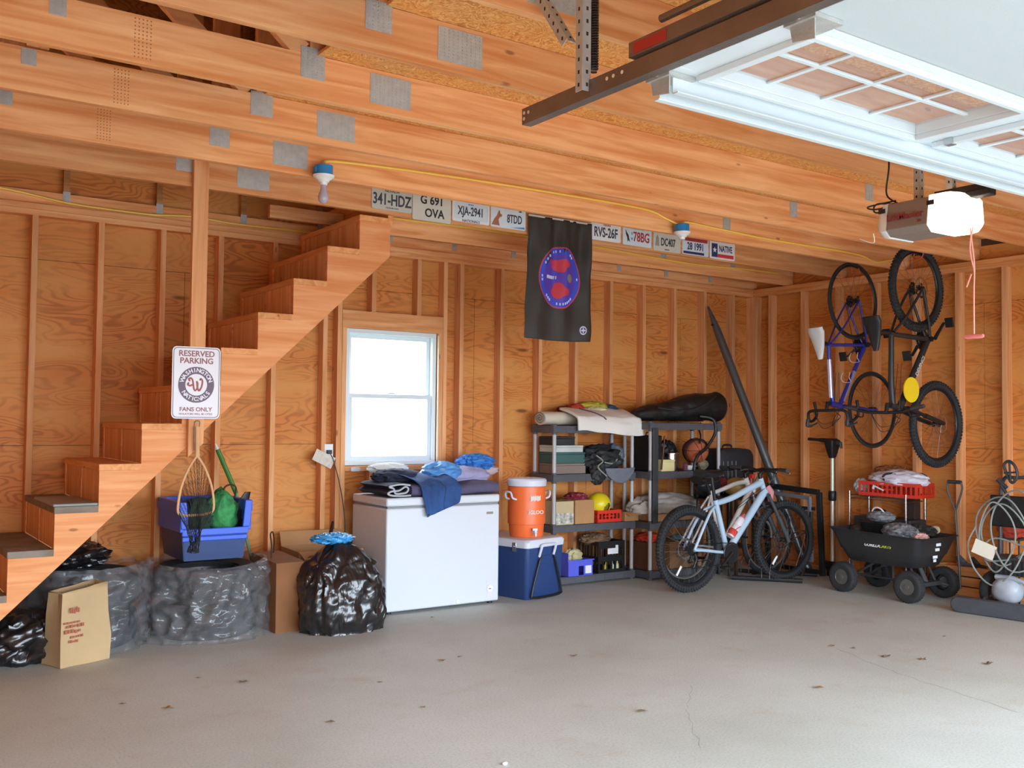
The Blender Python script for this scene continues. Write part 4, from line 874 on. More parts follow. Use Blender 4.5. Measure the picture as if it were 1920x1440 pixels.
MB().tube(smooth_path([(-.06, -.05, .45), (-.06, -.05, .55), (-.045, .0, .615), (.0, .06, .62), (.03, .10, .55), (.03, .11, .46)], 6), .005, 6).build('handle', mat('dark twine', '3A2A18', .8), bx)
bx = thing('cardboard_box', 'open cardboard box standing between the trash bag and freezer', 'box', (-4.88, -.28, 0), math.radians(-3))
m = MB(); w_, d_, h_ = .24, .19, .46
m.box(-w_, w_, -d_, -d_+.006, 0, h_); m.box(-w_, w_, d_-.006, d_, 0, h_); m.box(-w_, -w_+.006, -d_+.006, d_-.006, 0, h_); m.box(w_-.006, w_, -d_+.006, d_-.006, 0, h_); m.box(-w_+.006, w_-.006, -d_+.006, d_-.006, 0, .006); m.build('carton', CARD, bx, smooth=0)
m = MB(); m.add([(-w_, -d_, h_), (w_, -d_, h_), (w_-.02, -d_-.10, h_-.06), (-w_+.02, -d_-.10, h_-.06)], [(0, 1, 2, 3)]); m.build('flap', CARD, bx, smooth=0, solid=.005); m = MB(); m.add([(-w_, d_, h_), (w_, d_, h_), (w_, d_+.04, h_+.10), (-w_, d_+.04, h_+.10)], [(0, 1, 2, 3)]); m.build('flap', CARD, bx, smooth=0, solid=.005)

# ================================================================ PLASTIC SHELVES
SPG = mat('shelf post grey', 'B6B4B6', .4); SDK = mat('shelf board grey', '55565C', .55, 0, .08, 120)
def shelving(x0, x1, y0, y1, zs, lab):
    t = thing('shelving_unit', lab, 'shelf unit', ((x0+x1)/2, (y0+y1)/2, 0))
    hx, hy = (x1-x0)/2, (y1-y0)/2
    for z in zs:
        m = MB(); m.box(-hx-.025, hx+.025, -hy-.025, hy+.025, z-.012, z); m.box(-hx-.025, hx+.025, -hy-.025, -hy-.013, z-.06, z-.012); m.box(-hx-.025, hx+.025, hy+.013, hy+.025, z-.06, z-.012); m.box(-hx-.025, -hx-.013, -hy-.013, hy+.013, z-.06, z-.012); m.box(hx+.013, hx+.025, -hy-.013, hy+.013, z-.06, z-.012)
        for k in range(1, 8): x = -hx+2*hx*k/8; m.box(x-.004, x+.004, -hy-.028, -hy-.025, z-.058, z-.004)
        m.build('shelf_board', SDK, t, smooth=0, bev=.003)
    for x in (-hx, hx):
        for y in (-hy, hy):
            m = MB(); zz = [0]+list(zs)
            for a_, b_ in zip(zz, zz[1:]):
                if b_-a_ > .1: m.lathe([(.017, a_+.001), (.017, b_-.061)], 14, (x, y, 0))
            m.build('post', SPG, t)
            for z in zs: MB().lathe([(.021, z-.075), (.0235, z-.06), (.0235, z+.008), (.019, z+.014)], 14, (x, y, 0)).build('post_collar', SDK, t)
    return t
shelving(-2.80, -1.93, -.314, -.035, (.075, .51, .94, 1.352), 'grey plastic shelving unit next to the coolers')
shelving(-1.855, -1.0, -.474, -.13, (.075, .505, .95, 1.384), 'grey plastic shelving unit behind the pale blue bicycle')
def crate(name, lab, mt, x, y, z, w_, d_, h_, rz=0., group=None, extra=None):
    t = thing(name, lab, 'crate', (x, y, z), rz, group); m = MB()
    m.box(-w_/2, w_/2, -d_/2, d_/2, 0, .006)
    for zz, hh in ((.006, .022), (h_-.03, .03)): 
        m.box(-w_/2, w_/2, -d_/2, -d_/2+.008, zz, zz+hh); m.box(-w_/2, w_/2, d_/2-.008, d_/2, zz, zz+hh); m.box(-w_/2, -w_/2+.008, -d_/2+.008, d_/2-.008, zz, zz+hh); m.box(w_/2-.008, w_/2, -d_/2+.008, d_/2-.008, zz, zz+hh)
    n = int(w_/.045)
    for i in range(n+1):
        x_ = -w_/2+.008+(w_-.016)*i/n; wd = .012 if i % 3 else .02
        for yy in (-d_/2, d_/2-.008): m.box(x_-wd/2, x_+wd/2, yy+.001, yy+.007, .028, h_-.03)
    n = int(d_/.045)
    for i in range(n+1):
        y_ = -d_/2+.012+(d_-.024)*i/n
        for xx in (-w_/2, w_/2-.008): m.box(xx+.001, xx+.007, y_-.007, y_+.007, .028, h_-.03)
    if h_ > .2:
        m.box(-w_/2, w_/2, -d_/2+.0005, -d_/2+.0065, h_*.36, h_*.52); m.box(-w_/2+.0005, -w_/2+.0065, -d_/2, d_/2, h_*.36, h_*.52); m.box(-w_/2, w_/2, -d_/2+.0005, -d_/2+.0065, h_*.78, h_*.9)
    m.box(-.06, .06, -d_/2-.001, -d_/2+.006, h_*.45, h_*.55)
    m.build('lattice', mt, t, smooth=0)
    return t
# shelf 1: top
RLC = mat('cream canvas', 'DCD0BC', .85, 0, .3, 20, .06, 3); RLW = mat('white canvas', 'EDE8E0', .85, 0, .3, 20)
cv = thing('rolled_canvas', 'cream canvas roll lying along the top of the left shelving', 'canvas roll', (-2.36, -.10, 1.415))
def roll(m, L0, L1, R, n=40, am=.006, seed=0, y=0, z=0, taper=0.):
    secs = []
    for i in range(n+1):
        x = L0+(L1-L0)*i/n; q = []
        for j in range(24):
            t = 2*pi*j/24; nz = am*noise.noise(Vector((x*4+seed, math.cos(t)*1.2, math.sin(t)*1.2))); rr = R*(1-taper*i/n)
            q.append((x, y+(rr*1.1+nz)*math.cos(t), z+(rr*.8+nz)*math.sin(t)))
        secs.append(q)
    return m.loft(secs)
roll(MB(), -.47, .46, .072, y=-.05, z=.0).build('roll', RLC, cv, 60)
sp = [(-.476, -.05+.075*(1-i/30)*math.cos(i*.55), .055*(1-i/30)*math.sin(i*.55)) for i in range(28)]
MB().tube(sp, .004, 5).build('roll_end', mat('grey canvas edge', '80807C', .8), cv)
c2 = thing('white_tarp', 'white canvas sheet hanging over the left shelving front edge', 'canvas sheet', (0, 0, 0))
def tarp(u, v):
    prof = [(-.14, 1.50), (-.22, 1.478), (-.30, 1.455), (-.365, 1.43), (-.385, 1.39), (-.388, 1.345), (-.385, 1.305)]
    t = v*(len(prof)-1); i = min(int(t), len(prof)-2); t -= i; y = prof[i][0]+(prof[i+1][0]-prof[i][0])*t; z = prof[i][1]+(prof[i+1][1]-prof[i][1])*t
    x = -2.62+.02*v+(.72+.03*v)*u
    return (x, y-.008*math.sin(u*9+v*3)-.01*noise.noise(Vector((u*4, v*3, 9))), z+.010*math.sin(u*5+1)*(v > .5)+.012*noise.noise(Vector((u*5, v*2, 3)))-.03*u*(v)+.02*math.exp(-((u-.05)*9)**2)*v*0)
MB().sheet(tarp, 40, 24).build('cloth', RLW, c2, 60, solid=.02)
MB().tube([Vector(tarp(.27+.17*i/8, .05+.55*i/8))+Vector((0, -.006, .012)) for i in range(9)], .006, 5).build('stripe', mat('plum stripe', '6A3A5A', .8), c2)
for nm, lab, c_, r_, col, sd in (('bright_cloth', 'yellow and olive patterned cloth on the cream canvas roll', (-2.20, -.08, 1.525), (.17, .09, .045), 'C8B83A', 2), ('red_cloth', 'red cloth at the left of the cloth pile on the canvas roll', (-2.40, -.09, 1.508), (.09, .07, .038), 'C8402A', 4),
     ('blue_cloth', 'blue and white cloth at the right end of the cloth pile', (-2.02, -.08, 1.505), (.10, .08, .042), '3A5474', 6), ('plum_cloth', 'small plum coloured cloth at the left end of the pile', (-2.54, -.09, 1.495), (.055, .05, .026), '5A2A40', 7), ('cream_cloth', 'cream folded cloth in front of the yellow one on the canvas roll', (-2.21, -.15, 1.50), (.12, .05, .026), 'E4DCA8', 8)):
    tag(MB().blob(c_, r_, .35, 2.2, sd, 40, 24, ridge=True, flat=c_[2]-r_[2]*.55).build(nm, mat(nm+' dye', col, .85, 0, .6, 25, .5, 14), smooth=70), lab, 'cloth')
# shelf 1: middle (z .94)
for (x0, x1, z0, z1, col, lab) in ((-2.77, -2.44, .942, 1.03, '8A7A70', 'taupe flat box at the bottom of the box pile on the left shelving'), (-2.77, -2.45, 1.032, 1.125, '3E6460', 'dark teal flat box in the middle of the box pile on the left shelving'), (-2.77, -2.47, 1.127, 1.185, 'C8CCC8', 'white flat box near the top of the box pile on the left shelving'), (-2.77, -2.56, 1.187, 1.26, '2A2A2C', 'black box on top of the box pile on the left shelving')):
    t = thing('storage_box', lab, 'box', (0, 0, 0)); MB().box(x0, x1, -.29, -.06, z0, z1-.018).build('box_body', mat('box '+col, col, .6, 0, .05, 60, .1), t, smooth=0, bev=.003); MB().box(x0-.002, x1+.002, -.293, -.058, z1-.017, z1).build('box_lid', MATS['box '+col], t, smooth=0, bev=.003)
gb = thing('folding_chair_bag', 'black and grey folded camping bag hanging off the middle of the left shelving', 'bag', (0, 0, 0))
MB().blob((-2.24, -.24, 1.06), (.21, .14, .12), .45, 1.8, 12, 56, 36, ridge=True, flat=.945).build('folds', mat('black nylon', '26282A', .6, 0, .7, 14), gb, 70)
MB().blob((-2.06, -.20, 1.09), (.10, .10, .10), .3, 2, 5, 40, 28, ridge=True).build('grey_panel', mat('grey nylon', '6A7280', .6, 0, .6, 14), gb, 70)
MB().blob((-2.34, -.33, .95), (.08, .06, .10), .35, 2.2, 3, 40, 28, ridge=True).build('hanging_strap', MATS['black nylon'], gb, 70)
for P in ([(-2.39, -.37, 1.10), (-2.33, -.39, 1.05), (-2.40, -.41, 1.0), (-2.30, -.41, .92)], [(-2.32, -.40, 1.04), (-2.2, -.38, 1.03), (-2.12, -.36, 1.10), (-2.06, -.31, 1.14)]): MB().tube(smooth_path(P), .006, 5).build('piping', mat('pale grey piping', '9A9A90', .7), gb)
MB().sheet(lambda u, v: (-2.28+.34*u-.0*v, -.355-.02*math.sin(u*pi)+.01*noise.noise(Vector((u*3, v*3, 1))), .985-(.13*math.sin(min(1, u*1.0+.0)*pi)**.6+.0)*v), 24, 14).build('drape', mat('slate grey cloth', '707480', .85, 0, .3, 60), gb, 60, solid=.01)
# shelf 1: lower (z .51)
t = thing('cardboard_box', 'pale printed carton beside the orange cooler on the shelving', 'box', (-2.79+.12, -.22, .512)); MB().box(-.11, .08, -.10, .1, 0, .20).build('carton', mat('pale carton', 'C8B48C', .8, 0, .1, 50, .08), t, smooth=0, bev=.003); m = MB(); m.box(-.11, .078, -.1015, -.1003, .01, .1); m.build('white_label', mat('carton white', 'D8D4C8', .7, var=.3, vscale=30, dirt='707068'), t, smooth=0)
t = thing('cardboard_box', 'plain brown carton holding red items on the left shelving', 'box', (-2.47, -.22, .512)); m = MB(); m.box(-.105, .105, -.10, .12, 0, .205); m.build('carton', CARD, t, smooth=0, bev=.003)
tag(MB().blob((-2.475, -.2, .735), (.10, .09, .035), .5, 3, 4, 44, 24, ridge=True).build('red_bag_contents', mat('red wrapper', 'B83A44', .35, 0, .8, 25, .5, 18, dirt='6A3A50'), smooth=70), 'crumpled red wrapped packets poking out of the brown carton', 'packets')
crate('plastic_crate', 'small red lattice crate on the left shelving', RED, -2.19, -.22, .512, .27, .2, .105)
hh = thing('yellow_helmet', 'yellow helmet with opening lying on the small red crate', 'helmet', (-2.24, -.23, .665)); YH = mat('yellow shell', 'EAD41E', .35)
m = MB(); n_ = 36; vs = []; fs = []
for j in range(19):
    th = -1.0+2.55*j/18
    for i in range(n_): a = 2*pi*i/n_; vs.append((.105*math.cos(th)*math.cos(a), .10*math.cos(th)*math.sin(a), .10*math.sin(th)))
for j in range(18):
    for i in range(n_):
        a = math.degrees(2*pi*(i+.5)/n_) % 360; th = -1.0+2.55*(j+.5)/18
        if 262 < a < 318 and th < .25-.6*abs((a-290)/28)*.8: continue
        fs.append((j*n_+i, j*n_+(i+1) % n_, (j+1)*n_+(i+1) % n_, (j+1)*n_+i))
m.add(vs, fs).build('shell', YH, hh, 60, solid=.006)
MB().blob((0, 0, -.01), (.09, .085, .075), .05, 2).build('padding', mat('helmet padding', '8A6A20', .9), hh)
t = thing('small_carton', 'small open brown carton on the right end of the left shelving', 'box', (-1.94, -.30, .512)); MB().box(-.09, .07, -.04, .14, 0, .08).build('carton', CARD, t, smooth=0, bev=.002); m = MB(); m.add([(-.09, -.04, .08), (.07, -.04, .08), (.06, -.09, .055), (-.07, -.09, .05)], [(0, 1, 2, 3)]); m.build('flap', CARD, t, smooth=0, solid=.003)
# shelf 1: floor level
crate('milk_crate', 'black milk crate with white label on the bottom shelf', BLK, -2.18, -.20, .077, .30, .28, .27)
t = bpy.data.objects['milk_crate']; m = MB(); m.box(-.05, .07, -.146, -.143, .16, .21); m.box(.04, .07, -.146, -.143, .21, .235); m.build('white_label', PWH, t, smooth=0)
tag(MB().blob((-2.25, -.18, .355), (.14, .11, .05), .5, 2.4, 5, 40, 24, ridge=True, flat=.30).build('brown_rag', mat('brown rag', '8A6A50', .95, 0, .6, 25, .3, 10), smooth=70), 'brown rag bundle on top of the black milk crate', 'rag')
for i, (c_, x) in enumerate((('D8C83A', -2.22), ('C8C8C0', -2.15), ('D8D0A0', -2.09))): tag(MB().lathe([(.012, 0), (.018, .01), (.018, .05), (.007, .065), (.007, .08)], 12, (x, -.31, .085)).build('small_bottle', mat('bottle '+c_, c_, .4), smooth=50), ['yellow', 'grey white', 'cream'][i]+' small bottle inside the black milk crate', 'bottle')
t = thing('tool_caddy', 'bright blue plastic caddy at the bottom of the left shelving', 'caddy', (-2.55, -.27, .077)); CB = mat('caddy blue', '5A62D8', .4)
m = MB(); w_, d_ = .135, .10
m.box(-w_, w_, -d_, d_, 0, .006); m.box(-w_, -.02, -d_, -d_+.006, 0, .135); m.box(.035, w_, -d_, -d_+.006, 0, .135); m.box(-.02, .035, -d_, -d_+.006, .085, .135); m.box(-w_, w_, d_-.006, d_, 0, .135); m.box(-w_, -w_+.006, -d_, d_, 0, .20); m.box(w_-.006, w_, -d_, d_, 0, .135); m.box(-w_-.01, w_+.01, -d_-.008, -d_, .128, .14); m.build('tray', CB, t, smooth=0, bev=.002)
MB().box(.05, .115, -d_-.004, -d_-.001, .02, .085).build('sticker', PWH, t, smooth=0)
tag(MB().blob((-2.55, -.26, .235), (.09, .06, .06), .4, 2.2, 7, 40, 24, ridge=True).build('cream_gloves', mat('cream glove', 'C8BC90', .9, 0, .4, 30, .2), smooth=70), 'cream cloth gloves stuffed in the blue caddy', 'gloves')

# shelf 2: top
lb = thing('duffel_bag', 'long black equipment bag lying on the right shelving top', 'duffel bag', (-1.40, -.30, 1.387)); NBK = mat('black bag nylon', '1E1C1C', .5, 0, .7, 16)
secs = []
for i in range(41):
    u = i/40; x = -.50+1.02*u; R = (.05+.085*min(1, u*1.35)+.003*math.sin(u*14)); q = []
    for j in range(28):
        t_ = 2*pi*j/28; nz = .016*(.3-abs(noise.noise(Vector((x*6, math.cos(t_)*2, math.sin(t_)*2))))*1.4); q.append((x, (R*1.15+nz)*math.cos(t_), max(0, R*1.0+(R*.98+nz)*math.sin(t_))))
    secs.append(q)
MB().loft(secs).build('bag_body', NBK, lb, 60)
MB().lathe([(.13, 0), (.145, .01), (.14, .03), (.08, .045), (.02, .04)], 28, (.525, 0, .14), 'x').build('bag_end', NBK, lb)
MB().tube(smooth_path([(.20, -.13, .05), (.30, -.20, .02), (.32, -.21, -.10), (.22, -.20, -.24), (.10, -.20, -.32), (.06, -.20, -.45), (.10, -.20, -.7)], 8), .014, 6).build('carry_strap', NBK, lb)
MB().tube(smooth_path([(-.3, -.10, .12), (0, -.15, .10), (.25, -.15, .16), (.42, -.12, .24)], 8), .008, 6).build('zip_strap', mat('dark strap', '2E2C2C', .4), lb)
tag(MB().box(-1.22, -.90, -.44, -.16, 1.386, 1.40).build('plywood_board', PLY, smooth=0), 'thin plywood board under the right end of the black bag', 'board')
bpy.data.objects['duffel_bag'].location.z = 1.402
# shelf 2: z .95
def simple(name, m, mt, lab, cat, **k): return tag(m.build(name, mt, **k), lab, cat)
t = thing('black_case', 'tall black case standing at the left of the right shelving', 'case', (-1.73, -.30, .952)); MB().box(-.10, .06, -.13, .10, 0, .32).build('case_body', mat('black leatherette', '241E1E', .5, 0, .4, 20), t, bev=.012); MB().tube([(-.04, -.02, .32), (-.03, -.02, .345), (.0, -.02, .345), (.01, -.02, .32)], .006, 6).build('handle', BLK, t)
t = thing('folded_stand', 'upright dark board with silver edge against the right shelving post', 'board', (0, 0, 0)); MB().box(-1.862, -1.80, -.52, -.503, .50, 1.34).build('board', DKG, t, smooth=0, bev=.003); m = MB(); m.beam((-1.71, -.50, 1.27), (-1.745, -.50, .97), .008, .012); m.build('silver_edge', MET, t, smooth=0)
t = thing('storage_tin', 'pale yellow lidded tub on the right shelving', 'tub', (-1.645, -.44, .952)); MB().box(-.085, .075, -.045, .06, 0, .085).build('tub_body', mat('pale yellow plastic', 'E8DCA0', .5), t, bev=.006); MB().box(-.088, .078, -.048, .063, .085, .105).build('tub_lid', MATS['pale yellow plastic'], t, bev=.004)
t = thing('cooking_pot', 'silver steel pot with lid on the right shelving', 'pot', (-1.50, -.36, .952)); SST = mat('stainless steel', 'B8BCC4', .25, 1.); MB().lathe([(.062, 0), (.066, .004), (.066, .15), (.072, .153)], 32).build('pot_body', SST, t, 40); MB().lathe([(.084, .153), (.084, .158), (.02, .168), (.012, .185), (.002, .187)], 32).build('pot_lid', SST, t, 40); MB().tube(smooth_path([(-.066, 0, .11), (-.11, 0, .13), (-.17, 0, .15)], 4), .008, 8).build('handle', BLK, t)
simple('black_pouch', MB().blob((-1.40, -.20, 1.09), (.11, .08, .13), .3, 2.4, 6, 44, 30, ridge=True, flat=.953), NBK, 'black pouch heaped behind the silver pot', 'bag', smooth=70)
bb = thing('basketball', 'orange basketball in a black net bag on the right shelving', 'ball', (-1.18, -.36, 1.13)); BO = mat('basketball orange', 'B8603C', .7, 0, .4, 180, .15, 10)
MB().blob((0, 0, 0), (.118, .118, .118), 0, 1, 0, 40, 28).build('ball', BO, bb)
for k, e in enumerate((Euler((0, 0, 0)), Euler((pi/2, .3, 0)), Euler((.5, pi/2, .2)), Euler((1.1, .4, .9)))): m = MB(); m.M = e.to_matrix().to_4x4(); m.ring(.1185, .0022, ax='z', n=48, m=5); m.build('seam', BLK, bb)
nb = thing('ball_net', 'black net bag strands holding the basketball', 'net bag', (-1.18, -.36, 1.13)); m = MB()
for k in range(5): 
    m.M = Euler((.3*k-.5, .9, .6*k)).to_matrix().to_4x4(); m.ring(.124, .0028, ax='z', n=40, m=5)
m.M = None; m.tube(smooth_path([(-.05, -.10, .07), (-.02, -.08, .14), (.0, -.04, .20), (-.06, -.12, .26)]), .007, 6); m.build('strands', BLK, nb)
simple('netted_ball', MB().blob((-1.13, -.40, 1.0), (.055, .05, .05), .1, 2), mat('dusty beige ball', '9A8468', .8, 0, .3, 40, .4, 30, dirt='4A5A48'), 'small dusty beige ball in the net below the basketball', 'ball', smooth=60)
simple('white_bowl', MB().lathe([(.02, 0), (.045, .01), (.065, .045), (.06, .045), (.04, .014)], 28, (-1.33, -.43, .952)), WPL, 'white bowl on the right shelving between pot and basketball', 'bowl', smooth=50)
simple('red_packet', MB().box(-1.43, -1.39, -.47, -.44, .952, 1.02), mat('maroon packet', '6A3A44', .6), 'small maroon packet beside the silver pot', 'packet', bev=.004)
# big black suitcase standing right of the shelving
sc_ = thing('suitcase', 'large black ribbed suitcase right of the shelving behind the bicycles', 'suitcase', (-.72, -.32, .93)); SU = mat('black suitcase cloth', '25262A', .55, 0, .3, 60)
secs = []
for y, i_ in ((-.13, .03), (-.115, .008), (0, 0), (.115, .008), (.13, .03)): secs.append([(a, y, b+.0) for a, b in rrect(.50-2*i_, .44-2*i_, .09)])
MB().loft(secs).build('shell', SU, sc_, 40)
m = MB(); 
for x in (-.19, -.13, -.075, -.02): m.box(x-.004, x+.004, -.136, -.128, -.20, .10)
m.build('ribs', mat('suitcase grey trim', '86868C', .4), sc_, smooth=0)
MB().tube(smooth_path([(-.06, 0, .21), (-.05, 0, .245), (.05, 0, .245), (.06, 0, .21)], 4), .010, 8).build('handle', BLK, sc_)
t = thing('wooden_crate_stand', 'dark wooden stand carrying the suitcase behind the bicycles', 'stand', (-.72, -.30, 0)); m = MB()
for x in (-.24, .24):
    for y in (-.15, .17): m.box(x-.02, x+.02, y-.02, y+.02, 0, .68)
m.box(-.27, .27, -.18, .2, .68, .705); m.box(-.25, .25, -.16, .18, .2, .22); m.build('frame', mat('dark stained wood', '3A2A20', .6, 0, .1), t, smooth=0)
hc = simple('tan_hard_hat', MB().blob((-.92, -.62, .80), (.12, .12, .09), .04, 2, 3, 40, 26, flat=.72), mat('tan plastic', 'B08A4A', .5, 0, .1), 'tan rounded gourd shaped container behind the bicycle seat', 'container', smooth=60)
t = thing('side_table', 'small dark table under the tan container behind the bicycles', 'table', (-.92, -.62, 0)); m = MB(); m.box(-.15, .15, -.14, .14, .69, .715); m.build('table_top', MATS['dark stained wood'], t, smooth=0)
for x in (-.12, .12):
    for y in (-.11, .11): MB().box(x-.012, x+.012, y-.012, y+.012, 0, .69).build('leg', MATS['dark stained wood'], t, smooth=0)
t = thing('spray_bottle', 'red topped bottle with white label behind the bicycle bars', 'bottle', (-.84, -.73, .716)); MB().lathe([(.03, 0), (.034, .006), (.034, .12), (.013, .15), (.013, .17)], 20).build('bottle_body', mat('amber red plastic', 'B85A48', .4), t, 50); MB().box(-.02, .02, -.0365, -.034, .03, .11).build('bottle_label', PWH, t, smooth=0); MB().box(-.015, .02, -.03, .015, .17, .205).build('trigger', RED, t, smooth=0, bev=.003)
# shelf 2: z .505
simple('drop_cloth', MB().blob((-1.56, -.33, .63), (.40, .15, .12), .25, 1.8, 9, 70, 40, ridge=True, flat=.575), mat('dirty drop cloth', 'B8AEA4', .85, 0, .6, 14, .3, 5, dirt='8A8078'), 'pale crumpled drop cloth on the right shelving', 'cloth', smooth=70)
simple('flat_carton', MB().box(-1.80, -1.15, -.46, -.16, .507, .57), CARD, 'flat cardboard carton under the pale drop cloth', 'box', bev=.003)
simple('black_helmet', MB().blob((-1.30, -.63, .83), (.13, .11, .115), .12, 2, 4, 44, 30), mat('dark blue black shell', '1C1E28', .3, 0, .2, 20), 'dark round helmet hanging behind the bicycle seat', 'helmet', smooth=60)
t = thing('work_light', 'small red rimmed dark lamp beside the dark helmet', 'lamp', (-1.14, -.63, .85)); MB().lathe([(.045, 0), (.05, -.03), (.04, -.05)], 24, (0, 0, 0), 'y').build('lamp_body', mat('dark red plastic', '6A1C20', .4), t); MB().ring(.05, .007, (0, -.03, 0), 'y').build('rim', BLK, t)
t = thing('stool', 'low black stool holding the dark helmet and lamp between shelving and bicycles', 'stool', (-1.22, -.63, 0)); MB().box(-.16, .16, -.07, .09, .70, .715).build('seat', BLK, t, smooth=0, bev=.004)
for x in (-.14, .14):
    for y in (-.055, .07): MB().tube([(x, y, .0), (x, y, .70)], .009, 8).build('leg', BLK, t)
# shelf 2: bottom
t = thing('cardboard_box', 'brown carton with printed circle on the bottom shelf behind bicycle wheel', 'box', (-1.40, -.31, .077)); MB().box(-.20, .2, -.15, .15, 0, .24).build('carton', mat('brown carton', '9A6E48', .8, 0, .1, 60, .1), t, smooth=0, bev=.003)
m = MB(); m.ring(.045, .004, (-.08, -.151, .14), 'y', 30, 4, .3); m.box(-.02, .14, -.1515, -.1503, .15, .16); m.box(-.02, .10, -.1515, -.1503, .12, .127); m.build('print', mat('carton print', '4A3020', .8), t, smooth=0)
t = thing('cardboard_box', 'dark brown carton under orange cloth at the bottom shelf', 'box', (-1.73, -.30, .077)); MB().box(-.10, .10, -.14, .14, 0, .24).build('carton', mat('dark carton', '6E4630', .8, 0, .1, 60, .1), t, smooth=0, bev=.003)
simple('orange_cloth', MB().blob((-1.74, -.32, .35), (.10, .12, .045), .5, 2.4, 3, 40, 24, ridge=True, flat=.318), mat('orange red cloth', 'D8482A', .8, 0, .5, 20, .3, 10), 'orange red cloth on the dark carton at the bottom shelf', 'cloth', smooth=70)
simple('blue_rag', MB().blob((-1.36, -.33, .335), (.08, .07, .028), .4, 2.4, 5, 30, 20, ridge=True, flat=.318), mat('pale teal rag', '6A8A90', .9, 0, .4), 'pale teal rag on the printed carton', 'cloth', smooth=70)
# leaning black pipe
t = thing('drain_pipe', 'long dark grey pipe leaning in the corner', 'pipe', (0, 0, 0)); PG = mat('dark pipe', '666C70', .3, .5, .05, 80)
A_, B_ = Vector((-.711, -.055, 2.54)), Vector((-.30, -.95, .02)); D_ = B_-A_
MB().tube([A_, A_+D_*.02, A_+D_*.09, A_+D_*.12, B_], [.010, .016, .038, .040, .042], 20).build('tube', PG, t, 60)
MB().tube([A_+D_*.075+Vector((-.045, -.01, 0)), A_+D_*.075+Vector((-.055, -.012, 0))], .012, 10).build('pin', BLK, t)
# black and grey standing frame
t = thing('metal_frame', 'black standing frame with grey inner tube beside the front wheel', 'frame', (0, 0, 0)); m = MB(); P = [(-.46, -.60, .02), (-.46, -.60, .80), (-.42, -1.16, .77), (-.42, -1.20, .02)]
m.beam(P[0], P[1], .05, .035, (1, 0, 0)); m.beam(P[1], P[2], .05, .035, (1, 0, 0)); m.beam(P[2], P[3], .05, .035, (1, 0, 0)); m.beam((-.45, -.6, .05), (-.42, -1.2, .05), .04, .03, (1, 0, 0)); m.build('outer_frame', BLK, t, smooth=0, bev=.004)
m = MB(); q = -.48; m.beam((q, -.65, .74), (q, -1.10, .715), .035, .03, (1, 0, 0)); m.beam((q, -1.10, .73), (q, -1.125, .14), .03, .03, (1, 0, 0)); m.build('inner_tube', mat('grey tube', '8A8E98', .35, .4), t, smooth=0, bev=.003)
m = MB(); m.beam((q, -.98, .62), (q+.02, -1.14, .62), .03, .03, (1, 0, 0)); m.tube([(q-.02, -1.08, .60), (q-.02, -1.09, .12)], .012, 8); m.build('clamp_bar', BLK, t)
